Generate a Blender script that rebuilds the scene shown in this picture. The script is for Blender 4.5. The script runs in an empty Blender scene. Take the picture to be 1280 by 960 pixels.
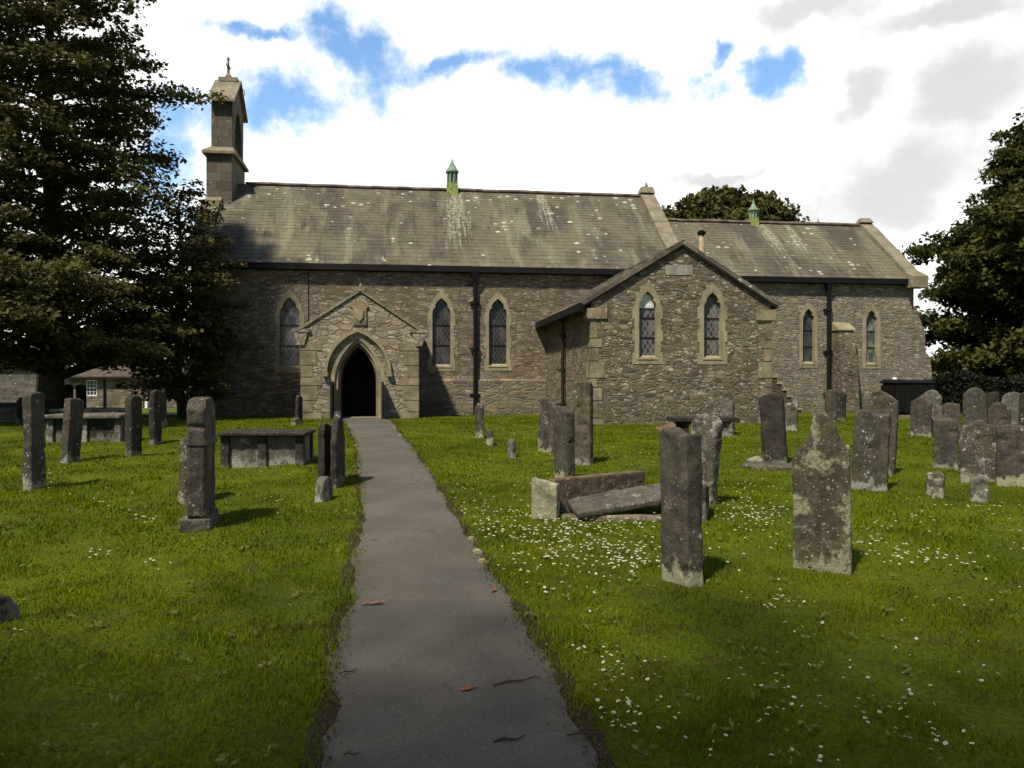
import bpy, bmesh, math, random
import numpy as np
from mathutils import Vector, Matrix

R = math.radians
scn = bpy.context.scene
COL = scn.collection
rng = np.random.default_rng(7)
random.seed(11)

# ------------------------------------------------------------------ camera frame
F, HZ, CZ = 1005.0, 478.0, 1.6
SUN = Vector((-0.31, -0.47, 0.82)).normalized()

def smooth(a, b, v):
    t = np.clip((v - a) / (b - a), 0, 1)
    return t * t * (3 - 2 * t)

PATH = [(960, 404, 758), (900, 408, 723), (850, 414, 694), (800, 424, 664), (745, 439, 630), (700, 446, 604),
        (670, 450, 585), (640, 452, 567), (610, 451, 548), (580, 449, 529), (555, 445, 511), (540, 439, 498), (527, 430, 491), (521, 427, 474)]

def base_z(x, y):
    x = np.asarray(x, float); y = np.asarray(y, float)
    s = np.clip((y - 3.0) / 17.0, 0, 1)
    z = 0.52 * (0.75 * s + 0.25 * s * s * (3 - 2 * s))
    z = z - 1.25 * smooth(33, 52, y)
    return z

def terrain(x, y):
    x = np.asarray(x, float); y = np.asarray(y, float)
    n = 0.030 * np.sin(0.9 * x + 1.3) * np.sin(0.7 * y + .4) + 0.016 * np.sin(2.3 * x + 1.7 * y) + 0.012 * np.sin(3.7 * x - 2.9 * y + 1)
    far = 0.5 * np.sin(x * 0.02 + 1) * smooth(60, 160, y)
    return base_z(x, y) + n * near_mask(x, y) + far

def near_mask(x, y):
    m = smooth(0.5, 1.5, path_dist(x, y))
    return m * (1 - smooth(17, 19.5, y)) + 0.25 * smooth(30, 40, y)

def ray(px, py):
    return ((px - 640) / F, 1.0, (HZ - py) / F)

def flat_hit(px, py):
    d = ray(px, py); D = 4.0
    for _ in range(60):
        zt = float(base_z(d[0] * D, D))
        D = 0.5 * D + 0.5 * (CZ - zt) / max(-d[2], 1e-4)
        D = min(D, 70)
    return d[0] * D, D

PL = np.array([flat_hit(l, y) for (y, l, r) in PATH])
PR = np.array([flat_hit(r, y) for (y, l, r) in PATH])
# extend the path towards and behind the camera
PL = np.vstack([[PL[0][0] - 0.03, 0.5], PL]); PR = np.vstack([[PR[0][0] - 0.05, 0.5], PR])
PL = np.vstack([[PL[0][0], -3.0], PL]); PR = np.vstack([[PR[0][0], -3.0], PR])
PY = 0.5 * (PL[:, 1] + PR[:, 1])

def path_lr(y):
    return np.interp(y, PY, PL[:, 0]), np.interp(y, PY, PR[:, 0])

def path_dist(x, y):
    l, r = path_lr(y)
    d = np.maximum(l - x, x - r)
    return np.where(np.asarray(y) > PY[-1] + .3, 5.0, d)

def hit(px, py):
    """pixel -> point of the churchyard ground"""
    d = ray(px, py); D = 4.0
    for _ in range(80):
        zt = float(terrain(d[0] * D, D))
        D = 0.6 * D + 0.4 * (CZ - zt) / max(-d[2], 1e-4)
        D = min(D, 70)
    return Vector((d[0] * D, D, float(terrain(d[0] * D, D))))

def at(px, py, D):
    d = ray(px, py); return Vector((d[0] * D, D, CZ + d[2] * D))

# church frame
TH = R(7.5)
EX = (math.cos(TH), math.sin(TH)); NY = (-math.sin(TH), math.cos(TH)); O = (-10.19, 25.6)
ZB = 0.45
def cw(px, py, yl):
    d = ray(px, py)
    t = (yl + O[0] * NY[0] + O[1] * NY[1]) / (d[0] * NY[0] + d[1] * NY[1])
    P = (t * d[0], t * d[1], CZ + t * d[2])
    return (P[0] - O[0]) * EX[0] + (P[1] - O[1]) * EX[1], P[2]
def c2w(X, Y, Z=0):
    return Vector((O[0] + X * EX[0] + Y * NY[0], O[1] + X * EX[1] + Y * NY[1], Z))
def w2c(x, y):
    dx = x - O[0]; dy = y - O[1]
    return dx * EX[0] + dy * EX[1], dx * NY[0] + dy * NY[1]

# ------------------------------------------------------------------ node helper
class N:
    def __init__(s, nt): s.nt = nt
    def n(s, t, **kw):
        nd = s.nt.nodes.new(t)
        for k, v in kw.items(): setattr(nd, k, v)
        return nd
    def set(s, sock, v):
        if isinstance(v, bpy.types.NodeSocket): s.nt.links.new(v, sock)
        elif isinstance(v, (tuple, list)) and sock.type == 'RGBA' and len(v) == 3: sock.default_value = (*v, 1)
        else: sock.default_value = v
    def math(s, op, a, b=None, c=None, clamp=False):
        m = s.n('ShaderNodeMath', operation=op, use_clamp=clamp)
        s.set(m.inputs[0], a)
        if b is not None: s.set(m.inputs[1], b)
        if c is not None: s.set(m.inputs[2], c)
        return m.outputs[0]
    def mapr(s, v, a, b, c=0., d=1., smooth=True):
        m = s.n('ShaderNodeMapRange', interpolation_type='SMOOTHSTEP' if smooth else 'LINEAR')
        s.set(m.inputs[0], v)
        for i, k in enumerate((a, b, c, d)): m.inputs[i + 1].default_value = k
        return m.outputs[0]
    def mix(s, f, a, b, mode='MIX'):
        m = s.n('ShaderNodeMix', data_type='RGBA', blend_type=mode)
        s.set(m.inputs[0], f); s.set(m.inputs[6], a); s.set(m.inputs[7], b)
        return m.outputs[2]
    def obj(s): return s.n('ShaderNodeTexCoord').outputs['Object']
    def vec(s, v, scale=(1, 1, 1), loc=(0, 0, 0)):
        m = s.n('ShaderNodeMapping'); s.set(m.inputs[0], v)
        m.inputs['Scale'].default_value = scale; m.inputs['Location'].default_value = loc
        return m.outputs[0]
    def noise(s, v, scale, detail=4, rough=.55, col=False):
        t = s.n('ShaderNodeTexNoise'); s.set(t.inputs['Vector'], v)
        t.inputs['Scale'].default_value = scale; t.inputs['Detail'].default_value = detail; t.inputs['Roughness'].default_value = rough
        return t.outputs['Color' if col else 'Fac']
    def voro(s, v, scale, feature='F1', rand=1.):
        t = s.n('ShaderNodeTexVoronoi', feature=feature); s.set(t.inputs['Vector'], v)
        t.inputs['Scale'].default_value = scale; t.inputs['Randomness'].default_value = rand
        return t
    def ramp(s, f, stops, const=False):
        r = s.n('ShaderNodeValToRGB'); s.set(r.inputs[0], f)
        cr = r.color_ramp
        if const: cr.interpolation = 'CONSTANT'
        while len(cr.elements) > 1: cr.elements.remove(cr.elements[-1])
        cr.elements[0].position = stops[0][0]; cr.elements[0].color = (*stops[0][1], 1)
        for p, c in stops[1:]:
            el = cr.elements.new(p); el.color = (*c, 1)
        return r.outputs[0]
    def bump(s, h, strength=.5, dist=.02, nrm=None):
        b = s.n('ShaderNodeBump'); s.set(b.inputs['Height'], h)
        b.inputs['Strength'].default_value = strength; b.inputs['Distance'].default_value = dist
        if nrm is not None: s.set(b.inputs['Normal'], nrm)
        return b.outputs[0]
    def sep(s, v):
        x = s.n('ShaderNodeSeparateXYZ'); s.set(x.inputs[0], v); return x.outputs
    def island(s): return s.n('ShaderNodeNewGeometry').outputs['Random Per Island']
    def objrand(s): return s.n('ShaderNodeObjectInfo').outputs['Random']

def material(name):
    m = bpy.data.materials.new(name); m.use_nodes = True
    nt = m.node_tree; nt.nodes.clear()
    n = N(nt); out = n.n('ShaderNodeOutputMaterial'); p = n.n('ShaderNodeBsdfPrincipled')
    nt.links.new(p.outputs[0], out.inputs[0])
    return m, n, p, out
def fin(n, p, col, rough=.9, nrm=None, spec=.3):
    n.set(p.inputs['Base Color'], col); n.set(p.inputs['Roughness'], rough)
    p.inputs['Specular IOR Level'].default_value = spec
    if nrm is not None: n.set(p.inputs['Normal'], nrm)

def simple(name, col, rough=.6, spec=.3, var=.25, sc=6.):
    m, n, p, _ = material(name); c = n.obj()
    f = n.noise(c, sc, 5)
    a = tuple(v * (1 - var) for v in col); b = tuple(min(1, v * (1 + var)) for v in col)
    fin(n, p, n.mix(n.mapr(f, .3, .7), a, b), rough, n.bump(n.noise(c, sc * 6, 3), .3, .01), spec)
    return m

def rubble(name, palette, mortar, sc=(3.0, 3.0, 6.2), bright=.08, big=0.0, darkz=True):
    m, n, p, _ = material(name); c = n.obj()
    warp = n.n('ShaderNodeVectorMath', operation='MULTIPLY_ADD')
    n.set(warp.inputs[0], n.noise(c, 1.6, 2, col=True)); warp.inputs[1].default_value = (.16, .16, .06); n.set(warp.inputs[2], c)
    v = n.vec(warp.outputs[0], sc)
    v1 = n.voro(v, 1.0, 'F1', .70); ve = n.voro(v, 1.0, 'DISTANCE_TO_EDGE', .70)
    v2 = n.voro(n.vec(warp.outputs[0], tuple(k * 1.9 for k in sc), (3, 5, 1)), 1.0, 'F1', .9)
    cell = n.sep(v1.outputs['Color'])
    stops = [(i / len(palette), col) for i, col in enumerate(palette)]
    col = n.ramp(cell[0], stops, True)
    # smaller pinnings break the bigger stones
    c2 = n.sep(v2.outputs['Color'])
    col2 = n.ramp(c2[0], stops[::-1] if False else stops, True)
    col = n.mix(n.math('GREATER_THAN', cell[1], .62), col, n.mix(.6, col, col2))
    # tone of each stone
    tone = n.mapr(cell[2], 0, 1, .62, 1.28, False)
    col = n.mix(1., col, n.n('ShaderNodeCombineColor').outputs[0], 'MULTIPLY') if False else col
    hv = n.n('ShaderNodeHueSaturation'); n.set(hv.inputs['Color'], col); n.set(hv.inputs['Value'], tone); col = hv.outputs[0]
    # a few pale worn faces
    br = n.math('GREATER_THAN', c2[1], 1 - bright)
    br = n.math('MULTIPLY', br, n.mapr(n.noise(c, 9, 3), .42, .58))
    col = n.mix(br, col, (.42, .37, .29))
    col = n.mix(n.mapr(n.noise(c, 14, 5), .35, .75, 0, .45), col, tuple(k * .55 for k in palette[0]))
    edge = n.mapr(ve.outputs['Distance'], .01, .11)
    col = n.mix(edge, mortar, col)
    st = n.noise(n.vec(c, (.35, .35, .16)), 1.5, 5)
    col = n.mix(n.mapr(st, .5, .72, 0, .5), col, n.mix(1., col, (.5, .46, .42), 'MULTIPLY'))
    if darkz:
        z = n.sep(c)[2]
        damp = n.math('MULTIPLY', n.mapr(z, 1.5, .45), n.mapr(n.noise(c, 1.3, 4), .35, .65))
        col = n.mix(n.math('MULTIPLY', damp, .55), col, (.09, .095, .05))
    h = n.math('ADD', n.math('MULTIPLY', edge, .8), n.math('MULTIPLY', n.noise(c, 22, 4), .45))
    h = n.math('ADD', h, n.math('MULTIPLY', cell[1], .5))
    fin(n, p, col, .95, n.bump(h, .75, .028), .12)
    return m

def ashlar(name, col, var=.22, moss=0.0):
    m, n, p, _ = material(name); c = n.obj()
    f = n.noise(c, 2.2, 6, .6)
    a = tuple(v * (1 - var) for v in col); b = tuple(v * (1 + var) for v in col)
    k = n.mix(n.mapr(f, .3, .7), a, b)
    k = n.mix(n.mapr(n.noise(n.vec(c, (3, 3, .7)), 2.0, 6), .5, .75, 0, .6), k, tuple(v * .42 for v in col))
    k = n.mix(n.mapr(n.noise(c, 7, 4), .62, .7, 0, .7), k, (.40, .38, .29))
    if moss: k = n.mix(n.mapr(n.noise(c, 1.7, 5), .45, .7, 0, moss), k, (.10, .12, .03))
    fin(n, p, k, .92, n.bump(n.noise(c, 25, 5), .5, .02), .2)
    return m

def grave_mat(name, col, lichen=.2, foot=.3, lcol=(.42, .42, .33), streak=.5, moss=.2, seed=0):
    m, n, p, _ = material(name); c0 = n.obj()
    r = n.objrand()
    off = n.n('ShaderNodeVectorMath', operation='ADD'); n.set(off.inputs[0], c0)
    cx = n.n('ShaderNodeCombineXYZ'); n.set(cx.inputs[0], n.math('MULTIPLY', r, 37.)); n.set(cx.inputs[1], n.math('MULTIPLY', r, 91.))
    n.set(off.inputs[1], cx.outputs[0]); c = off.outputs[0]
    z = n.sep(c0)[2]
    k = n.mix(n.mapr(n.noise(c, 3.5, 6, .62), .3, .7), tuple(v * .62 for v in col), tuple(v * 1.35 for v in col))
    k = n.mix(n.mapr(n.noise(n.vec(c, (9, 9, .9)), 1.2, 5), .45, .72, 0, streak), k, tuple(v * .35 for v in col))
    k = n.mix(n.mapr(n.noise(n.vec(c, (12, 12, 1.2), (4, 2, 9)), 1.1, 4), .6, .75, 0, streak * .7), k, tuple(min(.5, v * 2.0) for v in col))
    k = n.mix(n.mapr(n.noise(c, 2.3, 5), .45, .7, 0, moss), k, (.085, .085, .03))
    sp = n.voro(c, 16., 'F1').outputs['Distance']
    blot = n.noise(c, 5.5, 6, .65)
    lm = n.math('MULTIPLY', n.mapr(blot, .66 - .22 * lichen, .74 - .2 * lichen), n.mapr(n.noise(c, 30, 3), .32, .5))
    k = n.mix(n.math('MULTIPLY', lm, .85), k, lcol)
    k = n.mix(n.mapr(n.noise(c, 17, 5, .7), .44, .64, 0, .55), k, tuple(v * .5 for v in col))
    k = n.mix(n.mapr(n.noise(n.vec(c, (1, 1, 1), (3, 8, 2)), 9, 5, .7), .54, .68, 0, .5), k, tuple(min(.4, v * 1.75) for v in col))
    sz = n.mapr(n.noise(c, 7, 3), .35, .7, .04, .30)
    dots = n.math('MULTIPLY', n.math('LESS_THAN', sp, sz), n.mapr(n.noise(c, 2.6, 3), .545 - .22 * lichen, .64 - .22 * lichen))
    sp2 = n.voro(c, 34., 'F1').outputs['Distance']
    dots = n.math('MAXIMUM', dots, n.math('MULTIPLY', n.mapr(sp2, .24, .14), n.mapr(n.noise(c, 3.8, 3), .56 - .2 * lichen, .68 - .2 * lichen)))
    k = n.mix(n.math('MULTIPLY', dots, .68), k, n.mix(n.noise(c, 4, 2), lcol, (.42, .41, .35)))
    ft = n.math('ADD', n.mapr(z, .42, .0, 0, .40, False), n.math('MULTIPLY', n.noise(n.vec(c, (1, 1, .8)), 6.5, 6, .7), .85))
    ftm = n.math('MULTIPLY', n.mapr(ft, .70, .78), min(1, foot))
    ftm = n.math('MULTIPLY', ftm, n.mapr(z, .5, .25))
    k = n.mix(ftm, k, n.mix(n.noise(c, 8, 4), lcol, tuple(v * .55 for v in lcol)))
    h = n.math('ADD', n.noise(c, 11, 6, .65), n.math('MULTIPLY', n.noise(c, 60, 3), .3))
    fin(n, p, k, .95, n.bump(h, .8, .025), .12)
    return m

def roof_mat(name, streaks=()):
    m, n, p, _ = material(name); c = n.obj(); isl = n.island()
    k = n.ramp(isl, [(0, (.102, .091, .062)), (.3, (.118, .106, .071)), (.6, (.134, .122, .082)), (.85, (.094, .084, .062)), (1, (.152, .138, .101))])
    sx = n.sep(c)
    big = n.noise(n.vec(c, (1, .6, .6)), .55, 5, .6)
    k = n.mix(n.mapr(big, .42, .56, 0, .8), k, (.064, .052, .040))
    k = n.mix(n.mapr(n.noise(n.vec(c, (1, .6, .6), (5, 3, 0)), .7, 5, .6), .46, .60, 0, .65), k, (.150, .120, .080))
    run = n.noise(n.vec(c, (1.6, .22, .22)), 1.1, 6, .65)
    k = n.mix(n.mapr(run, .50, .66, 0, .7), k, (.205, .190, .125))
    k = n.mix(n.mapr(n.noise(n.vec(c, (2.4, .4, .4), (1, 8, 4)), 1.3, 5), .56, .72, 0, .65), k, (.048, .042, .036))
    # mossy bottom courses and ridge staining
    k = n.mix(n.mapr(n.noise(c, 3, 5), .5, .72, 0, .3), k, (.10, .098, .050))
    for (x0, w, zt, zb) in streaks:
        dx = n.math('ABSOLUTE', n.math('SUBTRACT', sx[0], x0))
        wide = n.mapr(sx[2], zt, zb, w, w * 2.6, False)
        e = n.math('DIVIDE', dx, wide)
        e = n.math('ADD', e, n.math('MULTIPLY', n.math('SUBTRACT', n.noise(n.vec(c, (6, .5, .5)), 1.4, 4), .5), 1.6))
        msk = n.math('MULTIPLY', n.mapr(e, 1.0, .35), n.mapr(sx[2], zb, zb + 1.2, .15, 1.))
        endz = n.mapr(n.noise(n.vec(c, (7, .02, .02)), 1.3, 3, .7), .3, .7, zt - .3, zb, False)
        msk = n.math('MULTIPLY', msk, n.mapr(n.math('SUBTRACT', sx[2], endz), -.15, .35))
        msk = n.math('MULTIPLY', msk, n.mapr(n.noise(n.vec(c, (9, 3, 3)), 1.5, 4), .36, .56))
        k = n.mix(n.math('MULTIPLY', msk, .75), k, (.29, .28, .20))
    # lichen and droppings
    v = n.voro(n.vec(c, (1, 1.4, 1.4)), 3.3, 'F1')
    spot = n.math('LESS_THAN', v.outputs['Distance'], n.mapr(n.sep(v.outputs['Color'])[0], .45, 1., 0., .34, False))
    spot = n.math('MULTIPLY', spot, n.mapr(n.noise(c, .7, 3), .44, .58))
    spot = n.math('MULTIPLY', spot, n.math('GREATER_THAN', n.noise(c, 25, 2), .44))
    k = n.mix(n.math('MULTIPLY', spot, .9), k, (.55, .53, .46))
    fin(n, p, k, .9, n.bump(n.noise(c, 18, 5), .5, .02), .25)
    return m

def leaf_mat(name, c1, c2, trans=.25, tip=None):
    m, n, p, out = material(name)
    isl = n.island(); c = n.obj()
    k = n.mix(n.mapr(isl, 0, 1, 0, 1, False), c1, c2)
    k = n.mix(n.mapr(n.noise(c, .8, 3), .38, .64, 0, .75), k, tip or tuple(v * .6 for v in c1))
    fin(n, p, k, .65, None, .15)
    t = n.n('ShaderNodeBsdfTranslucent'); n.set(t.inputs[0], k)
    mx = n.n('ShaderNodeMixShader'); mx.inputs[0].default_value = trans
    n.nt.links.new(p.outputs[0], mx.inputs[1]); n.nt.links.new(t.outputs[0], mx.inputs[2]); n.nt.links.new(mx.outputs[0], out.inputs[0])
    return m

M = {}
NAVEP = [(0.1651, 0.1274, 0.0837), (0.209, 0.1602, 0.1032), (0.124, 0.1026, 0.0751), (0.2421, 0.186, 0.1199), (0.1668, 0.1465, 0.1138), (0.1965, 0.1253, 0.0804), (0.2272, 0.1936, 0.1386)]
M['nave'] = rubble('nave_stone', NAVEP, (0.1493, 0.1218, 0.0883), (3.7, 3.7, 12.5), .11)
M['annexe'] = rubble('annexe_rubble', [(0.1339, 0.1055, 0.0707), (0.1934, 0.1541, 0.099), (0.0896, 0.0741, 0.0548), (0.2188, 0.1823, 0.1226), (0.1681, 0.1241, 0.08), (0.1248, 0.1065, 0.0818)], (0.1495, 0.1256, 0.0899), (4.3, 4.3, 11.0), .18)
M['porch'] = rubble('porch_stone', [(0.2765, 0.2307, 0.1594), (0.2207, 0.1749, 0.1209), (0.3217, 0.2759, 0.2046), (0.2498, 0.2142, 0.1653), (0.2964, 0.215, 0.1417)], (0.1938, 0.1633, 0.1174), (3.0, 3.0, 7.2), .26)
M['chancel'] = rubble('chancel_stone', [(0.2052, 0.1747, 0.1308), (0.2492, 0.2085, 0.1525), (0.161, 0.1375, 0.107), (0.2718, 0.2311, 0.1751), (0.1887, 0.1582, 0.1277)], (0.1773, 0.1498, 0.1081), (4.0, 4.0, 11.5), .13)
M['plinth'] = rubble('plinth_stone', [(0.252, 0.1756, 0.1094), (0.1825, 0.1469, 0.1113), (0.225, 0.164, 0.1059), (0.1392, 0.1238, 0.0984)], (0.1775, 0.1521, 0.1165), (2.6, 2.6, 8.0), .04)
M['steps'] = rubble('step_stone', [(.085, .052, .036), (.065, .045, .033), (.11, .072, .05)], (.05, .04, .03), (2.0, 2.0, 6.), .1)
M['dress'] = ashlar('dressed_stone', (.265, .220, .142))
M['quoin'] = ashlar('quoin_stone', (.205, .165, .105), .4)
M['cope'] = ashlar('coping_stone', (.21, .175, .125), moss=.3)
M['bell0'] = ashlar('bellcote_stone', (.185, .155, .112), moss=.15)
m, n, p, _ = material('bellcote_courses'); c = n.obj(); sp_ = n.sep(c)
cr_ = n.math('MULTIPLY', sp_[2], 3.1); cid = n.math('FLOOR', cr_); fz_ = n.math('FRACT', cr_)
jx = n.math('MULTIPLY', n.math('ADD', n.math('ADD', sp_[0], sp_[1]), n.math('MULTIPLY', n.math('FRACT', n.math('MULTIPLY', cid, .5)), .8)), 1.7)
fx_ = n.math('FRACT', jx)
jn = n.math('MAXIMUM', n.math('LESS_THAN', fz_, .06), n.math('LESS_THAN', fx_, .035))
wn_ = n.n('ShaderNodeTexWhiteNoise'); cv_ = n.n('ShaderNodeCombineXYZ'); n.set(cv_.inputs[0], cid); n.set(cv_.inputs[1], n.math('FLOOR', jx)); n.set(wn_.inputs[0], cv_.outputs[0])
k = n.mix(wn_.outputs[0], (.085, .073, .055), (.140, .120, .090))
k = n.mix(n.mapr(n.noise(n.vec(c, (2, 2, .6)), 2., 6), .48, .72, 0, .6), k, (.07, .058, .042))
k = n.mix(n.mapr(n.noise(c, 6, 4), .6, .7, 0, .6), k, (.30, .27, .19))
k = n.mix(n.math('MULTIPLY', jn, .7), k, (.055, .045, .034))
fin(n, p, k, .92, n.bump(n.math('SUBTRACT', n.noise(c, 22, 5), jn), .5, .02), .15); M['bell'] = m
M['plaque'] = ashlar('plaque_stone', (.26, .245, .20))
M['roof_nave'] = roof_mat('stone_slates', [(8.6, .34, 8.8, 5.3), (11.9, .2, 8.7, 6.2)])
M['roof_chancel'] = roof_mat('chancel_slates', [(20.85, .26, 8.0, 5.4), (21.9, .16, 7.8, 5.7)])
M['iron'] = simple('black_painted_iron', (.007, .006, .006), .6, .2)
M['redpipe'] = simple('dark_red_pipe', (.016, .008, .007), .5, .4)
M['wood'] = simple('dark_oak', (.022, .016, .011), .7)
M['darkin'] = simple('dark_interior', (.012, .010, .008), .9)
M['verge'] = simple('dark_verge', (.03, .027, .022), .85)
M['copper'] = simple('verdigris_copper', (.16, .235, .155), .7, .3, .35, 9)
M['copper_moss'] = simple('mossy_copper', (.19, .23, .07), .85, .2, .4, 9)
M['white'] = simple('white_paint', (.75, .74, .70), .5)
M['twig'] = simple('brown_twig', (.075, .045, .028), .85)
M['leafdead'] = simple('dry_leaf', (.22, .085, .028), .75, .3, .5, 20)
M['tank'] = simple('black_plastic', (.006, .006, .005), .6, .2)
M['pot'] = simple('clay_flue', (.30, .22, .15), .8)
M['g_grey'] = grave_mat('grave_grey', (.070, .061, .049), .12, .6)
M['g_dark'] = grave_mat('grave_dark', (.040, .034, .028), .05, .3, streak=.4, moss=.1)
M['g_brown'] = grave_mat('grave_brown', (.088, .071, .049), .2, .5, moss=.3)
M['g_pale'] = grave_mat('grave_pale', (.115, .104, .082), .30, .6)
M['g_lichen'] = grave_mat('grave_lichened', (.074, .062, .041), .74, 1., (.27, .255, .165), .5, .5)
M['g_white'] = grave_mat('grave_white_lichen', (.080, .070, .054), .62, .9, (.34, .32, .25), .5, .3)
M['g_foot'] = grave_mat('grave_foot_lichen', (.072, .062, .050), .2, 1.0, (.34, .32, .20), .7, .2)
M['g_slab'] = grave_mat('weathered_slab', (.085, .076, .058), .40, 0., (.23, .215, .165), .3, .3)
M['g_slabred'] = grave_mat('red_slab', (.150, .092, .058), .3, 0., (.36, .33, .22))
M['g_red'] = grave_mat('tomb_red_stone', (.125, .090, .060), .3, .3, (.36, .33, .22))
M['bark'] = simple('tree_bark', (.048, .040, .030), .95, .1, .4, 5)

# glass
def glass_mat(name, lattice, tint, wire, haze=.0):
    m, n, p, _ = material(name); c = n.obj(); s = n.sep(c)
    a = n.math('FRACT', n.math('MULTIPLY', n.math('ADD', s[0], n.math('MULTIPLY', s[2], .62)), lattice))
    b = n.math('FRACT', n.math('MULTIPLY', n.math('SUBTRACT', s[0], n.math('MULTIPLY', s[2], .62)), lattice))
    ln = n.math('MAXIMUM', n.math('GREATER_THAN', a, .80), n.math('GREATER_THAN', b, .80))
    blot = n.noise(n.vec(c, (1, 1, .6)), 4.2, 4, .6)  # grey blotches put patchy reflections into the glass colour
    k = n.mix(n.mapr(blot, .42, .62), tint, tuple(v * 4 + .012 for v in tint))
    k = n.mix(n.math('MULTIPLY', ln, .85), k, wire)
    fin(n, p, k, n.mix(ln, (.22,) * 3, (.7,) * 3), n.bump(n.noise(c, 9, 3), .25, .02), .5)
    return m
M['glass'] = glass_mat('leaded_glass', 7.5, (.014, .012, .012), (.05, .046, .044))
M['glass_wire'] = glass_mat('wire_guarded_glass', 7.0, (.028, .025, .025), (.17, .155, .145))
M['glass_grey'] = glass_mat('dull_grey_glass', 6.5, (.055, .050, .046), (.10, .092, .082))
M['glass_glare'] = simple('painted_glare', (.62, .60, .56), .4)  # pale colour standing for light showing in a window head

# ------------------------------------------------------------------ mesh helpers
def link(name, me, mat=None, parent=None, loc=(0, 0, 0), rot=(0, 0, 0)):
    o = bpy.data.objects.new(name, me); COL.objects.link(o)
    if mat is not None and me is not None:
        for mm in (mat if isinstance(mat, (list, tuple)) else [mat]): me.materials.append(mm)
    o.parent = parent; o.location = loc; o.rotation_euler = rot
    return o
def tag(o, label=None, cat=None, group=None, kind=None):
    if label: o['label'] = label
    if cat: o['category'] = cat
    if group: o['group'] = group
    if kind: o['kind'] = kind
    return o
def empty(name, loc, rz=0, label=None, cat=None, group=None):
    o = bpy.data.objects.new(name, None); COL.objects.link(o)
    o.location = loc; o.rotation_euler = (0, 0, rz); o.empty_display_size = .2
    return tag(o, label, cat, group)

def pyd(verts, faces, name='m', smoothf=False):
    me = bpy.data.meshes.new(name); me.from_pydata([tuple(v) for v in verts], [], faces); me.update()
    if smoothf:
        for p in me.polygons: p.use_smooth = True
    return me

class MB:
    def __init__(s): s.v = []; s.f = []
    def add(s, vs, fs):
        k = len(s.v); s.v += [tuple(v) for v in vs]; s.f += [tuple(i + k for i in f) for f in fs]; return s
    def box(s, x0, x1, y0, y1, z0, z1):
        return s.add([(x0, y0, z0), (x1, y0, z0), (x1, y1, z0), (x0, y1, z0), (x0, y0, z1), (x1, y0, z1), (x1, y1, z1), (x0, y1, z1)],
                     [(0, 3, 2, 1), (4, 5, 6, 7), (0, 1, 5, 4), (1, 2, 6, 5), (2, 3, 7, 6), (3, 0, 4, 7)])
    def hexa(s, b, t):
        return s.add(list(b) + list(t), [(0, 3, 2, 1), (4, 5, 6, 7), (0, 1, 5, 4), (1, 2, 6, 5), (2, 3, 7, 6), (3, 0, 4, 7)])
    def tube(s, pts, rad, sides=8):
        pts = [Vector(p) for p in pts]
        if not isinstance(rad, (list, tuple)): rad = [rad] * len(pts)
        vs = []
        for i, p in enumerate(pts):
            d = (pts[min(i + 1, len(pts) - 1)] - pts[max(i - 1, 0)]).normalized()
            a = d.cross(Vector((0, 0, 1)) if abs(d.z) < .9 else Vector((1, 0, 0))).normalized(); b = d.cross(a)
            for k in range(sides):
                t = 2 * math.pi * k / sides
                vs.append(p + (a * math.cos(t) + b * math.sin(t)) * rad[i])
        fs = []
        for i in range(len(pts) - 1):
            for k in range(sides):
                q = (k + 1) % sides
                fs.append((i * sides + k, i * sides + q, (i + 1) * sides + q, (i + 1) * sides + k))
        fs.append(tuple(range(sides))[::-1]); fs.append(tuple((len(pts) - 1) * sides + k for k in range(sides)))
        return s.add(vs, fs)
    def lathe(s, prof, c=(0, 0, 0), sides=10, rot=0):
        vs = []
        for r_, z in prof:
            for k in range(sides):
                t = 2 * math.pi * k / sides + rot
                vs.append((c[0] + r_ * math.cos(t), c[1] + r_ * math.sin(t), c[2] + z))
        fs = []
        for i in range(len(prof) - 1):
            for k in range(sides):
                q = (k + 1) % sides
                fs.append((i * sides + k, i * sides + q, (i + 1) * sides + q, (i + 1) * sides + k))
        fs.append(tuple(range(sides))[::-1]); fs.append(tuple((len(prof) - 1) * sides + k for k in range(sides)))
        return s.add(vs, fs)
    def mesh(s, smoothf=False, recalc=True, bevel=0):
        me = pyd(s.v, s.f, 'm', smoothf)
        if recalc or bevel:
            bm = bmesh.new(); bm.from_mesh(me)
            bmesh.ops.recalc_face_normals(bm, faces=bm.faces)
            if bevel: bmesh.ops.bevel(bm, geom=bm.edges[:], offset=bevel, segments=2, affect='EDGES', clamp_overlap=True)
            bm.to_mesh(me); bm.free()
        return me

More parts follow.
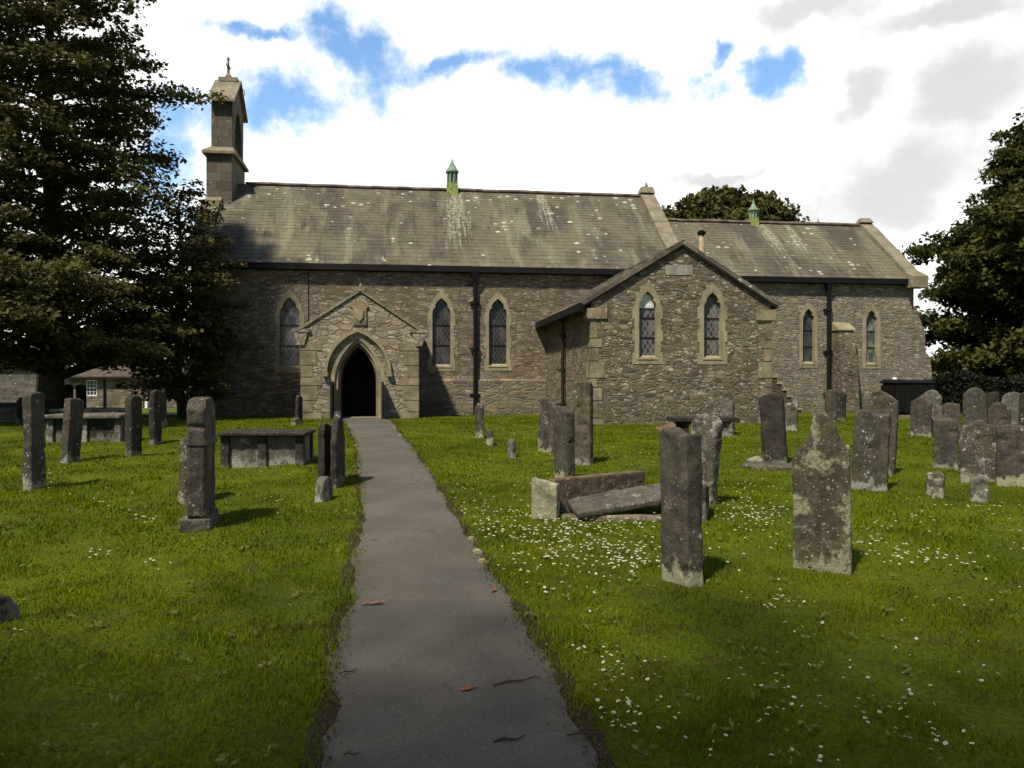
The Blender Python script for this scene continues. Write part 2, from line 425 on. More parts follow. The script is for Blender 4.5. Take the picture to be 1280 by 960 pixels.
def prism(outer, holes=(), d0=0., d1=.1, axis='Y', bevel=0.):
    """2-D outline with holes extruded; axis 'Y': outline in (x,z), depth y; 'X': outline in (y,z), depth x; 'Z': outline in (x,y)"""
    cu = bpy.data.curves.new('c', 'CURVE'); cu.dimensions = '2D'; cu.fill_mode = 'BOTH'
    cu.extrude = max(abs(d1 - d0) / 2 - bevel, .001)
    if bevel: cu.bevel_depth = bevel; cu.bevel_resolution = 1; cu.offset = -bevel
    for poly in [outer] + list(holes):
        sp = cu.splines.new('POLY'); sp.points.add(len(poly) - 1); sp.use_cyclic_u = True
        for q, (a, b) in zip(sp.points, poly): q.co = (a, b, 0, 1)
    ob = bpy.data.objects.new('c', cu); COL.objects.link(ob)
    dg = bpy.context.evaluated_depsgraph_get(); dg.update()
    me = bpy.data.meshes.new_from_object(ob.evaluated_get(dg))
    bpy.data.objects.remove(ob); bpy.data.curves.remove(cu)
    me.materials.clear()
    mid = (d0 + d1) / 2
    if axis == 'Y': mat = Matrix(((1, 0, 0, 0), (0, 0, -1, mid), (0, 1, 0, 0), (0, 0, 0, 1)))
    elif axis == 'X': mat = Matrix(((0, 0, 1, mid), (1, 0, 0, 0), (0, 1, 0, 0), (0, 0, 0, 1)))
    else: mat = Matrix.Translation((0, 0, mid))
    me.transform(mat); me.update()
    for p in me.polygons: p.material_index = 0; p.use_smooth = False
    bm = bmesh.new(); bm.from_mesh(me); bmesh.ops.remove_doubles(bm, verts=bm.verts, dist=1e-5); bmesh.ops.recalc_face_normals(bm, faces=bm.faces); bm.to_mesh(me); bm.free()
    return me

def arch(cx, z0, z1, w, rise=1.15, seg=9):
    """pointed-arch outline"""
    h = w / 2; zs = z1 - rise * w * .86
    pts = [(cx - h, z0), (cx + h, z0)]
    ys = z1 - zs
    # arcs with centre on spring line
    r_ = (h * h + ys * ys) / (2 * h)
    c = cx + h - r_
    a1 = math.atan2(ys, cx - c)
    for i in range(seg + 1):
        a = a1 * i / seg; pts.append((c + r_ * math.cos(a), zs + r_ * math.sin(a)))
    c2 = cx - h + r_
    for i in range(seg - 1, -1, -1):
        a = a1 * i / seg; pts.append((c2 - r_ * math.cos(a), zs + r_ * math.sin(a)))
    return pts

def lancet(cx, z0, z1, w):
    """lancet with a cusped (trefoil) head"""
    h = w / 2; zs = z1 - .95 * w
    half = [(1, 0), (.995, .10), (.96, .22), (.89, .32), (.78, .39), (.66, .42), (.70, .49), (.66, .58), (.54, .69), (.36, .79), (.18, .87), (0, .95)]
    right = [(cx + h * a, zs + w * b) for a, b in half]
    left = [(2 * cx - x, z) for x, z in right[::-1]][1:]
    return [(cx - h, z0), (cx + h, z0)] + right + left

# ------------------------------------------------------------------ CHURCH
church = empty('stone_church', c2w(12, 4, ZB), TH, 'long low stone church with slate roofs, bellcote, gabled porch and vestry wing', 'church')
church.location = (O[0], O[1], ZB)
def cpart(name, me, mat, parent=None, label=None):
    o = link(name, me, mat, parent or church, (0, 0, 0 if parent else -ZB))
    if label: o['label'] = label
    return o

NE, NR, RY = 5.39, 8.92, 4.0       # nave eave, ridge, ridge line
NX1 = 16.3
slopeN = (NR - NE) / (RY + .2)

def nave_gable(off=0):  # (y,z)
    return [(.012, 0), (7.988, 0), (7.988, NE + .05), (4, NR - .02 + off), (.012, NE + .05)]

def window(cx, zs, zt, w, yl, glass, mwall, fm=.105, steps=True, pane=False, label=None):
    op = lancet(cx, zs, zt, w)
    wallhole = arch(cx, zs - .02, zt + .06, w + .12)
    z0, z1 = zs - .17, zt + .24
    out = arch(cx, z0, z1, w + 2 * fm)
    if steps:   # long-and-short jamb stones
        zspring = zt - .9 * w
        pr = []
        nst = 5
        for i in range(nst):
            a = z0 + (zspring - z0) * i / nst; b = z0 + (zspring - z0) * (i + 1) / nst
            e = .055 if i % 2 == 0 else 0.
            pr += [(cx + w / 2 + fm + e, a), (cx + w / 2 + fm + e, b)]
        top = [q for q in out[2:] if q[1] > zspring]
        out = pr + top + [(2 * cx - x, z) for x, z in pr[::-1]]
    fr = cpart('lancet_window', prism(out, [op], yl - .014, yl + .24), M['dress'], label=label)
    g = prism(arch(cx, zs - .03, zt + .03, w + .06), (), yl + .14, yl + .16)
    cpart('glass', g, glass, fr)
    sl = MB().hexa([(cx - w / 2 - .04, yl - .03, zs - .05), (cx + w / 2 + .04, yl - .03, zs - .05), (cx + w / 2 + .04, yl + .14, zs - .05), (cx - w / 2 - .04, yl + .14, zs - .05)],
                   [(cx - w / 2 - .04, yl - .03, zs - .03), (cx + w / 2 + .04, yl - .03, zs - .03), (cx + w / 2 + .04, yl + .14, zs + .06), (cx - w / 2 - .04, yl + .14, zs + .06)])
    cpart('sill', sl.mesh(), M['dress'], fr)
    for k in (.3, .6):
        cpart('saddle_bar', MB().box(cx - w / 2 - .01, cx + w / 2 + .01, yl + .115, yl + .13, zs + (zt - zs) * k, zs + (zt - zs) * k + .022).mesh(), M['iron'], fr)
    if pane:  # bright reflection in the window head, put in as a pale pane
        a = [q for q in lancet(cx, zs, zt, w * .96) if q[1] > zt - .40]
        a = [(cx - w * .46, zt - .40), (cx + w * .46, zt - .40)] + a[1:-1] if len(a) > 4 else a
        cpart('pane_glare', prism(arch(cx, zt - .42, zt - .05, w * .86, .7), (), yl + .105, yl + .135), M['glass_glare'], fr)
    return wallhole

WW = .60
nave_holes = [window(3.02, 2.09, 4.36, WW + .03, 0, M['glass_grey'], None, label='dull grey lancet beside the porch'),
              window(7.92, 2.14, 4.40, WW, 0, M['glass'], None), window(9.80, 2.16, 4.40, WW, 0, M['glass'], None)]
door_c, door_w = 5.33, 1.18
inner = arch(door_c, .3, 2.75, door_w + .1)
cpart('nave_wall', prism([(0, 0), (NX1, 0), (NX1, NE + .05), (0, NE + .05)], nave_holes + [inner], 0, .55), M['nave'])
cpart('door', prism(arch(door_c, .3, 2.8, door_w + .2), (), .3, .36), M['wood'])
cpart('north_wall', prism([(0, 0), (NX1, 0), (NX1, NE + .05), (0, NE + .05)], (), 7.45, 8), M['nave'])
cpart('west_gable', prism(nave_gable(), (), -.02, .5, 'X'), M['nave'])
cpart('east_gable', prism(nave_gable(), (), NX1 - .5, NX1 + .01, 'X'), M['nave'])
# plinth course right of the porch
pz = 1.72
cpart('plinth', MB().hexa([(7.17, -.07, 0), (11.44, -.07, 0), (11.44, .02, 0), (7.17, .02, 0)], [(7.17, -.07, pz - .06), (11.44, -.07, pz - .06), (11.44, .02, pz + .02), (7.17, .02, pz + .02)]).mesh(), M['plinth'])
cpart('plinth', MB().hexa([(-.06, -.07, 0), (3.64, -.07, 0), (3.64, .02, 0), (-.06, .02, 0)], [(-.06, -.07, 1.25), (3.64, -.07, 1.25), (3.64, .02, 1.33), (-.06, .02, 1.33)]).mesh(), M['nave'])

def slates(x0, x1, ya, za, yb, zb, course=.21, wmin=.22, wmax=.5, thick=.015, seed=1, grade=True, flip=None):
    """courses of separate overlapping slates on a slope that rises from (ya,za) to (yb,zb)"""
    rr = random.Random(seed); mb = MB()
    L = math.hypot(yb - ya, zb - za); uy, uz = (yb - ya) / L, (zb - za) / L
    ny, nz = -uz, uy
    if nz < 0: ny, nz = -ny, -nz
    s = 0; i = 0
    while s < L - .01:
        c = course * (1.25 - .45 * s / L) if grade else course
        e = min(L, s + c * 1.25)
        x = x0 - rr.random() * .2
        while x < x1:
            w = rr.uniform(wmin, wmax) * (1.15 - .3 * s / L)
            a, b = max(x, x0), min(x + w - .006, x1)
            x += w
            if b - a < .03: continue
            j = rr.uniform(-.012, .012); lift = thick * rr.uniform(.8, 1.35); tw = rr.uniform(-.004, .004)
            def P(xx, ss, h): return (xx, ya + uy * ss + ny * h, za + uz * ss + nz * h)
            s0 = s + j
            vs = [P(a, s0, lift + tw), P(b, s0, lift - tw), P(b, e, .006), P(a, e, .006), P(a, s0, -.02), P(b, s0, -.02)]
            mb.add(vs, [(0, 1, 2, 3), (4, 5, 1, 0), (4, 0, 3), (1, 5, 2)])
        s += c; i += 1
    # underlay
    def P2(xx, ss, h): return (xx, ya + uy * ss + ny * h, za + uz * ss + nz * h)
    mb.hexa([P2(x0, 0, -.09), P2(x1, 0, -.09), P2(x1, L, -.09), P2(x0, L, -.09)], [P2(x0, 0, -.012), P2(x1, 0, -.012), P2(x1, L, -.012), P2(x0, L, -.012)])
    return mb.mesh(recalc=False)

cpart('nave_roof', slates(.2, 15.95, -.16, NE + .045, RY, NR, seed=3), M['roof_nave'])
cpart('nave_roof', slates(.2, 15.95, 8.24, NE - .02, RY, NR, seed=4, course=.5, wmax=2, wmin=1), M['roof_nave'])
def ridge(x0, x1, y, z, seed):
    mb = MB(); rr = random.Random(seed); x = x0
    mb.box(x0, x1, y - .1, y + .1, z - .12, z + .03)
    while x < x1 - .05:
        w = min(.46, x1 - x); dz = rr.uniform(-.008, .012)
        t = [(x, y + .14 * math.cos(a), z + dz - .03 + .10 * math.sin(a)) for a in np.linspace(0, math.pi, 7)]
        t2 = [(x + w - .012, p[1], p[2]) for p in t]
        mb.add(t + t2, [(i, i + 1, i + 8, i + 7) for i in range(6)] + [tuple(range(7)), tuple(range(13, 6, -1))])
        x += w
    return mb.mesh()
M['ridge'] = simple('ridge_tile', (.115, .085, .062), .9, .2, .5, 3)
cpart('ridge_tiles', ridge(.9, 15.95, RY, NR + .02, 1), M['ridge'])

def coping(xa, xb, ya, za, yr, zr, up=.17, seed=1):
    mb = MB(); rr = random.Random(seed)
    for sgn in (1, -1):
        y0 = ya if sgn == 1 else 2 * yr - ya
        nseg = 7
        for i in range(nseg):
            t0, t1 = i / nseg, (i + 1) / nseg - .004
            def q(t): return y0 + (yr - y0) * t, za + (zr - za) * t
            (a, b), (c, d) = q(t0), q(t1); u = up + rr.uniform(-.015, .02)
            mb.hexa([(xa, a, b - .12), (xb, a, b - .12), (xb, c, d - .12), (xa, c, d - .12)], [(xa, a, b + u), (xb, a, b + u), (xb, c, d + u), (xa, c, d + u)])
    return mb.mesh()
cpart('gable_coping', coping(-.26, .3, -.30, NE - .02, RY, NR + .02), M['cope'])
cpart('gable_coping', coping(15.86, 16.42, -.30, NE - .02, RY, NR + .02, seed=2), M['cope'])
cpart('apex_stone', MB().hexa([(15.84, 3.75, NR + .1), (16.44, 3.75, NR + .1), (16.44, 4.25, NR + .1), (15.84, 4.25, NR + .1)],
      [(15.92, 3.85, NR + .36), (16.36, 3.85, NR + .36), (16.36, 4.15, NR + .36), (15.92, 4.15, NR + .36)]).lathe([(.05, 0), (.07, .08), (.02, .2)], (16.14, 4, NR + .36), 6).mesh(), M['cope'])

# gutters and downpipes
def gutter(x0, x1, y, z, n='gutter'):
    mb = MB().box(x0, x1, y - .08, y + .05, z - .16, z + .035)
    mb.box(x0, x1, y + .05, .0 + y + .15, z - .18, z - .03)
    return cpart(n, mb.mesh(), M['iron'])
gutter(.18, 16.0, -.17, NE + .01)
def downpipe(x, y, z0, z1, mat, r_=.055, hop=True, brackets=3):
    mb = MB().tube([(x, y, z0), (x, y, z1)], r_, 10)
    for i in range(brackets):
        z = z0 + (z1 - z0) * (i + .45) / brackets
        mb.lathe([(r_ + .03, 0), (r_ + .03, .09)], (x, y, z), 10); mb.box(x - .17, x + .17, y + .02, y + .1, z + .02, z + .07)
    o = cpart('downpipe', mb.mesh(), mat)
    if hop: cpart('hopper', MB().hexa([(x - .07, y - .07, z1 - .12), (x + .07, y - .07, z1 - .12), (x + .07, y + .09, z1 - .12), (x - .07, y + .09, z1 - .12)],
                 [(x - .15, y - .13, z1 + .22), (x + .15, y - .13, z1 + .22), (x + .15, y + .12, z1 + .22), (x - .15, y + .12, z1 + .22)]).mesh(), mat, o)
    return o
downpipe(9.02, -.13, .45, 5.05, M['iron'], .06)
cpart('lightning_conductor', MB().tube([(3.62, -.02, 3.3), (3.62, -.02, 5.3)], .012, 5).mesh(), M['iron'])

# roof ventilators
def vent(x, y, z, s=1.):
    o = cpart('roof_ventilator', MB().hexa([(x - .26 * s, y - .32 * s, z - .35), (x + .26 * s, y - .32 * s, z - .35), (x + .26 * s, y + .32 * s, z - .35), (x - .26 * s, y + .32 * s, z - .35)],
              [(x - .24 * s, y - .24 * s, z + .38 * s), (x + .24 * s, y - .24 * s, z + .38 * s), (x + .24 * s, y + .24 * s, z + .38 * s), (x - .24 * s, y + .24 * s, z + .38 * s)]).mesh(), M['copper_moss'])
    mb = MB()
    for k in range(8):
        a = 2 * math.pi * (k + .5) / 8
        mb.tube([(x + .21 * s * math.cos(a), y + .21 * s * math.sin(a), z + .37 * s), (x + .21 * s * math.cos(a), y + .21 * s * math.sin(a), z + .88 * s)], .045 * s, 4)
    mb.lathe([(.15 * s, .37 * s), (.15 * s, .88 * s)], (x, y, z), 8, math.pi / 8)
    cpart('louvre_drum', mb.mesh(), M['copper'], o)
    cpart('spire', MB().lathe([(.30 * s, .86 * s), (.31 * s, .91 * s), (.19 * s, 1.08 * s), (.08 * s, 1.3 * s), (.015, 1.48 * s), (.01, 1.6 * s)], (x, y, z), 8, math.pi / 8).mesh(), M['copper'], o)
vent(8.5, RY - .05, NR - .08, .86)

# bellcote
mb = MB()
def blk(x0, x1, y0, y1, z0, z1): mb.box(x0, x1, y0, y1, z0, z1)
bl = prism([(2.85, 6.6), (5.15, 6.6), (5.15, 9.72), (2.85, 9.72)], (), -.24, .64, 'X', .02)
bell = cpart('bellcote', bl, M['bell'])
st = MB().hexa([(-.36, 2.70, 9.68), (.76, 2.70, 9.68), (.76, 5.30, 9.68), (-.36, 5.30, 9.68)], [(-.36, 2.70, 9.77), (.76, 2.70, 9.77), (.76, 5.30, 9.77), (-.36, 5.30, 9.77)])
st.hexa([(-.36, 2.70, 9.772), (.76, 2.70, 9.772), (.76, 5.30, 9.772), (-.36, 5.30, 9.772)], [(-.12, 2.98, 9.98), (.64, 2.98, 9.98), (.64, 5.02, 9.98), (-.12, 5.02, 9.98)])
cpart('string_course', st.mesh(), M['cope'], bell)
aop = [(y, z) for y, z in arch(4.0, 9.9, 11.6, 1.15)]
cpart('bell_stage', prism([(3.03, 9.9), (4.97, 9.9), (4.97, 11.60), (4, 12.5), (3.03, 11.60)], [aop], -.11, .62, 'X', .015), M['bell'], bell)
cpart('bell', MB().lathe([(.03, .52), (.16, .48), (.2, .3), (.25, .1), (.33, 0), (.28, 0)], (.27, 4, 10.5), 12).mesh(True), M['iron'], bell)
cap = MB()
for sg in (1, -1):
    y0, y1 = 4 - sg * 1.22, 4
    cap.hexa([(-.20, y0, 11.55), (.74, y0, 11.55), (.74, y1, 12.62), (-.20, y1, 12.62)], [(-.20, y0, 11.64), (.74, y0, 11.64), (.74, y1, 12.73), (-.20, y1, 12.73)])
cap.box(-.06, .62, 3.86, 4.14, 12.64, 12.80)
cpart('cap', cap.mesh(), M['cope'], bell)
cr = MB().tube([(.27, 4, 12.82), (.27, 4, 13.5)], [.07, .035], 6).box(.23, .31, 3.78, 4.22, 13.2, 13.27).lathe([(.14, 0), (.1, .1), (.05, .14)], (.27, 4, 12.82), 8)
cr.lathe([(.05, 0), (.06, .05), (.02, .12)], (.27, 4, 13.46), 6)
cpart('cross', cr.mesh(), M['cope'], bell)
cpart('wind_hook', MB().tube([(.74, 3.8, 12.35), (.87, 3.8, 12.3), (.90, 3.8, 12.15), (.82, 3.8, 12.05)], .015, 5).mesh(), M['iron'], bell)
# shoulder stones where the bellcote meets the gable
cpart('kneeler', MB().box(-.3, .34, 2.3, 2.76, 7.55, 7.95).mesh(bevel=.02), M['dress'])

# ---- chancel
CY, CE, CR, CX0, CX1 = .9, 5.40, 8.0, 16.3, 25.42
ch = [window(21.28, 2.3, 4.28, .44, CY, M['glass'], None, .13, False), window(23.74, 2.28, 4.26, .42, CY, M['glass_grey'], None, .15, False)]
cpart('chancel_wall', prism([(CX0, 0), (CX1, 0), (CX1, CE), (CX0, CE)], ch, CY, CY + .5), M['chancel'])
cpart('chancel_north_wall', prism([(CX0, 0), (CX1, 0), (CX1, CE), (CX0, CE)], (), 6.6, 7.1), M['chancel'])
cpart('chancel_gable', prism([(CY + .012, 0), (7.088, 0), (7.088, CE), (4, CR - .02), (CY + .012, CE)], (), CX1 - .5, CX1 + .008, 'X'), M['chancel'])
cpart('chancel_roof', slates(NX1 + .02, 25.15, CY - .15, CE - .01, RY, CR, seed=8), M['roof_chancel'])
cpart('chancel_roof', slates(NX1 + .02, 25.15, 7.32, CE - .06, RY, CR, seed=9, course=.5, wmin=1, wmax=2), M['roof_chancel'])
cpart('ridge_tiles', ridge(NX1 + .15, 25.15, RY, CR + .02, 2), M['ridge'])
cpart('gable_coping', coping(25.08, 25.6, CY - .28, CE - .06, RY, CR + .02, seed=5), M['cope'])
cpart('apex_stone', MB().hexa([(25.05, 3.75, CR + .1), (25.62, 3.75, CR + .1), (25.62, 4.25, CR + .1), (25.05, 4.25, CR + .1)],
      [(25.15, 3.9, CR + .30), (25.5, 3.9, CR + .30), (25.5, 4.1, CR + .30), (25.15, 4.1, CR + .30)]).mesh(), M['cope'])
cpart('kneeler', MB().hexa([(25.04, CY - .42, CE - .32), (25.72, CY - .42, CE - .32), (25.72, CY + .1, CE - .32), (25.04, CY + .1, CE - .32)],
      [(25.04, CY - .42, CE + .1), (25.72, CY - .42, CE + .1), (25.72, CY + .1, CE + .34), (25.04, CY + .1, CE + .34)]).mesh(), M['cope'])
gutter(16.42, 25.06, CY - .17, CE - .03)
downpipe(22.0, CY - .12, .45, 5.05, M['iron'], .07)
vent(20.55, RY - .05, CR - .1, .66)
cpart('ridge_finial', MB().tube([(23.65, 4.6, CR - .1), (23.65, 4.6, CR + .38)], [.05, .012], 5).box(23.57, 23.73, 4.58, 4.62, CR + .2, CR + .235).mesh(), M['iron'])
bt = MB().hexa([(22.2, CY - .75, 0), (22.85, CY - .75, 0), (22.85, CY + .1, 0), (22.2, CY + .1, 0)], [(22.2, CY - .6, 2.2), (22.85, CY - .6, 2.2), (22.85, CY + .1, 2.2), (22.2, CY + .1, 2.2)])
bt.hexa([(22.2, CY - .6, 2.2), (22.85, CY - .6, 2.2), (22.85, CY + .1, 2.2), (22.2, CY + .1, 2.2)], [(22.22, CY - .4, 3.5), (22.8, CY - .4, 3.5), (22.8, CY + .1, 3.5), (22.22, CY + .1, 3.5)])
bo = cpart('buttress', bt.mesh(), M['annexe'])
cpart('weathering', MB().hexa([(22.18, CY - .46, 3.48), (22.84, CY - .46, 3.48), (22.84, CY + .1, 3.48), (22.18, CY + .1, 3.48)], [(22.18, CY - .44, 3.54), (22.84, CY - .44, 3.54), (22.84, CY + .1, 3.86), (22.18, CY + .1, 3.86)]).mesh(), M['dress'], bo)
ep = [(25.38, 0), (26.15, 0), (26.15, 1.3), (26.05, 2.3), (25.85, 2.75), (25.82, 3.4), (25.6, 4.0), (25.48, 4.35), (25.38, 4.4)]
cpart('buttress', prism(ep, (), CY - .08, CY + .8, 'Y'), M['chancel'])
# ---- porch
PX0, PX1, PYF, PE, PA = 3.66, 7.14, -2.2, 3.12, 4.34
pc = (PX0 + PX1) / 2
dop = arch(door_c, .3, 2.80, door_w)
cpart('porch_front', prism([(PX0, 0), (PX1, 0), (PX1, PE + .05), (pc, PA - .06), (PX0, PE + .05)], [arch(door_c, .28, 2.95, door_w + .26)], PYF, PYF + .45), M['porch'])
cpart('porch_side', prism([(PYF + .44, 0), (.02, 0), (.02, PE), (PYF + .44, PE)], (), PX0 + .004, PX0 + .4, 'X'), M['porch'])
cpart('porch_side', prism([(PYF + .44, 0), (.02, 0), (.02, PE), (PYF + .44, PE)], (), PX1 - .4, PX1 - .004, 'X'), M['porch'])
rm = cpart('door_surround', prism(arch(door_c, .3, 2.97, door_w + .30), [dop], PYF + .05, PYF + .40), M['dress'])
def archcurve(c, zs, z1, w, seg=10):
    return arch(c, zs, z1, w, (z1 - zs) / (.86 * w), seg)[2:]
def archring(wo, zo, wi, zi, z0, d0, d1): return prism(archcurve(door_c, z0, zo, wo) + archcurve(door_c, z0, zi, wi)[::-1], (), d0, d1)
cpart('hood_mould', archring(1.98, 3.20, 1.80, 3.11, 1.88, PYF - .12, PYF + .02), M['dress'], rm)
cpart('outer_order', archring(1.82, 3.12, 1.66, 3.03, 1.88, PYF - .035, PYF + .1), M['quoin'], rm)
cpart('middle_order', prism(arch(door_c, .3, 3.04, 1.68), [arch(door_c, .28, 2.92, 1.40)], PYF - .015, PYF + .12), M['dress'], rm)
for sx in (-1, 1): cpart('label_stop', MB().box(door_c + sx * .945 - .08, door_c + sx * .945 + .08, PYF - .14, PYF + .02, 1.76, 1.90).mesh(bevel=.02), M['dress'], rm)
o2, i2 = arch(door_c, .3, 2.83, door_w + .06), arch(door_c, .28, 2.68, door_w - .13)
cpart('inner_arch', prism(o2, [i2], PYF + .20, PYF + .38), M['quoin'], rm)
cpart('porch_roof', slates(PX0 - .22, pc, PYF - .05, 0, 0, 0, seed=2) if False else MB().hexa([(PX0 - .16, PYF + .2, PE - .04), (pc, PYF + .2, PA + .0), (pc, .02, PA + .0), (PX0 - .16, .02, PE - .04)],
      [(PX0 - .16, PYF + .2, PE + .06), (pc, PYF + .2, PA + .1), (pc, .02, PA + .1), (PX0 - .16, .02, PE + .06)]).hexa([(PX1 + .16, PYF + .2, PE - .04), (pc, PYF + .2, PA + .0), (pc, .02, PA + .0), (PX1 + .16, .02, PE - .04)],
      [(PX1 + .16, PYF + .2, PE + .06), (pc, PYF + .2, PA + .1), (pc, .02, PA + .1), (PX1 + .16, .02, PE + .06)]).mesh(), M['roof_nave'])
cp = MB()
for sg, xa in ((1, PX0 - .12), (-1, PX1 + .12)):
    for i in range(5):
        t0, t1 = i / 5, (i + 1) / 5 - .006
        x0, x1 = xa + (pc - xa) * t0, xa + (pc - xa) * t1
        z0, z1 = PE + (PA - PE) * t0, PE + (PA - PE) * t1
        cp.hexa([(x0, PYF - .05, z0 - .02), (x1, PYF - .05, z1 - .02), (x1, PYF + .42, z1 - .02), (x0, PYF + .42, z0 - .02)], [(x0, PYF - .05, z0 + .075), (x1, PYF - .05, z1 + .075), (x1, PYF + .42, z1 + .075), (x0, PYF + .42, z0 + .075)])
cpart('porch_coping', cp.mesh(), M['cope'])
for xa, sg in ((PX0, -1), (PX1, 1)):
    kn = MB(); kn.hexa([(xa - .1, PYF - .06, PE - .42), (xa + .1, PYF - .06, PE - .42), (xa + .1, PYF + .42, PE - .42), (xa - .1, PYF + .42, PE - .42)],
            [(xa - .2, PYF - .06, PE - .02), (xa + .2, PYF - .06, PE - .02), (xa + .2, PYF + .42, PE - .02), (xa - .2, PYF + .42, PE - .02)])
    kn.box(xa - .27, xa + .27, PYF - .08, PYF + .43, PE - .018, PE + .075)
    cpart('kneeler', kn.mesh(), M['porch'])
cpart('apex_stone', MB().box(pc - .16, pc + .16, PYF - .06, PYF + .4, PA - .02, PA + .12).lathe([(.05, 0), (.06, .06), (.03, .13)], (pc, PYF + .15, PA + .12), 6).mesh(bevel=.015), M['cope'])
for xa, sg in ((PX0, 1), (PX1, -1)):
    z = .45; i = 0; q = MB()
    while z < 2.6:
        h_ = .26 + .09 * ((i * 7) % 3); w = (.62, .36, .48)[i % 3]
        a, b = sorted((xa - .012 * sg, xa + w * sg)); q.box(a, b, PYF - .014, PYF + .3, z, z + h_ - .015); z += h_; i += 1
    cpart('quoins', q.mesh(bevel=.012), M['quoin'])
# carved panel with a shield above the door
cpx, cpz = pc - .02, 3.32
pn = cpart('carved_panel', prism([(cpx - .2, cpz), (cpx + .2, cpz), (cpx + .2, cpz + .5), (cpx + .27, cpz + .56), (cpx, cpz + .78), (cpx - .27, cpz + .56), (cpx - .2, cpz + .5)], (), PYF - .05, PYF + .05), M['quoin'])
cpart('shield', prism([(cpx - .12, cpz + .44), (cpx - .12, cpz + .22), (cpx, cpz + .08), (cpx + .12, cpz + .22), (cpx + .12, cpz + .44)], (), PYF - .085, PYF - .045, 'Y', .012), M['dress'], pn)
# open low gate leaves at the doorway
for gx, sx in ((door_c - door_w / 2 - .14, -1), (door_c + door_w / 2 + .15, 1)):
    g = MB()
    x0, x1 = (gx - .03, gx + .03)
    g.box(x0, x1, PYF - .80, PYF - .74, .52, 1.62); g.box(x0, x1, PYF - .12, PYF - .06, .52, 1.62)
    for zz in (.6, 1.05, 1.54): g.box(x0, x1, PYF - .74, PYF - .12, zz, zz + .08)
    g.box(x0 + .015, x1 - .015, PYF - .74, PYF - .12, .6, 1.58)
    cpart('gate_leaf', g.mesh(), M['wood'])
cpart('threshold', MB().box(door_c - .7, door_c + .7, PYF - .12, PYF + .5, .4, .55).mesh(bevel=.01), M['quoin'])

# ---- vestry wing
AX0, AX1, AYF, AEZ, AAP = 11.45, 16.3, -6.6, 3.55, 5.22
ac = 13.86
ah = [window(12.94, 2.24, 3.95, .46, AYF, M['glass_wire'], None, .12, True, True), window(14.68, 2.24, 3.95, .46, AYF, M['glass_wire'], None, .12, True)]
def aroof(x): return AAP - (AAP - (AEZ + .05)) * abs(x - ac) / 2.66
cpart('vestry_front', prism([(AX0, 0), (AX1, 0), (AX1, aroof(AX1) - .06), (ac, AAP - .08), (AX0, aroof(AX0) - .06)], ah, AYF, AYF + .45), M['annexe'])
cpart('vestry_side', prism([(AYF + .44, 0), (.0, 0), (.0, 3.62), (AYF + .44, 3.62)], (), AX0 + .006, AX0 + .4, 'X'), M['nave'])
cpart('vestry_side', prism([(AYF + .44, 0), (.8, 0), (.8, 3.62), (AYF + .44, 3.62)], (), AX1 - .4, AX1 - .006, 'X'), M['annexe'])
va = MB()
for s_, xe in ((1, AX0 - .27), (-1, AX1 + .15)):
    ze = aroof(xe)
    va.hexa([(xe, AYF - .09, ze - .10), (ac, AYF - .09, AAP - .10), (ac, .02, AAP - .10), (xe, .02, ze - .10)], [(xe, AYF - .09, ze + .04), (ac, AYF - .09, AAP + .04), (ac, .02, AAP + .04), (xe, .02, ze + .04)])
cpart('vestry_roof', va.mesh(), M['verge'])
def slates_y(mb_y0, y1, xa, za, xb, zb, seed):
    me = slates(mb_y0, y1, xa, za, xb, zb, seed=seed)   # built along x, then turned to run along y
    for v in me.vertices: v.co = Vector((v.co.y, v.co.x, v.co.z))
    me.flip_normals(); return me
xe = AX0 - .3; cpart('vestry_slates', slates_y(AYF - .11, .0, xe, aroof(xe) + .055, ac, AAP + .055, 21), M['roof_chancel'])
xe = AX1 + .2; cpart('vestry_slates', slates_y(AYF - .11, .0, xe, aroof(xe) + .055, ac, AAP + .055, 22), M['roof_chancel'])
xe = AX0 - .30
cpart('gutter', MB().box(xe - .09, xe + .05, AYF - .2, -.02, aroof(xe) - .16, aroof(xe) + .03).mesh(), M['iron'])
cpart('plaque', MB().box(13.42, 14.14, AYF - .015, AYF + .05, 4.38, 4.64).mesh(bevel=.006), M['plaque'])
downpipe(AX0 - .09, -3.3, .45, 3.5, M['redpipe'], .05, False)
for xa, sg in ((AX0, 1), (AX1, -1)):
    z = .45; i = 0; q = MB()
    while z < 3.2:
        h_ = .24 + .10 * ((i * 5) % 3); w = (.36, .20, .29, .16)[i % 4]
        a, b = sorted((xa - .014 * sg, xa + w * sg)); q.box(a, b, AYF - .016, AYF + (.5, .26)[i % 2], z, z + h_ - .014); z += h_; i += 1
    cpart('quoins', q.mesh(bevel=.012), M['quoin'])
for xa, sg in ((AX0, -1), (AX1, 1)):
    a, b = sorted((xa + sg * .12, xa - sg * .42)); kn = MB().box(a, b, AYF - .05, AYF + .4, 3.22, 3.50)
    cpart('kneeler', kn.mesh(bevel=.012), M['quoin'])
fx, fz = cw(877, 290, -4.0)
fo = cpart('flue', MB().tube([(fx, -4, aroof(fx) - .1), (fx, -4, fz - .08)], .075, 10).mesh(True), M['pot'])
cpart('flue_cap', MB().lathe([(.07, -.1), (.12, -.06), (.14, .0), (.04, .06)], (fx, -4, fz), 10).mesh(), M['iron'], fo)

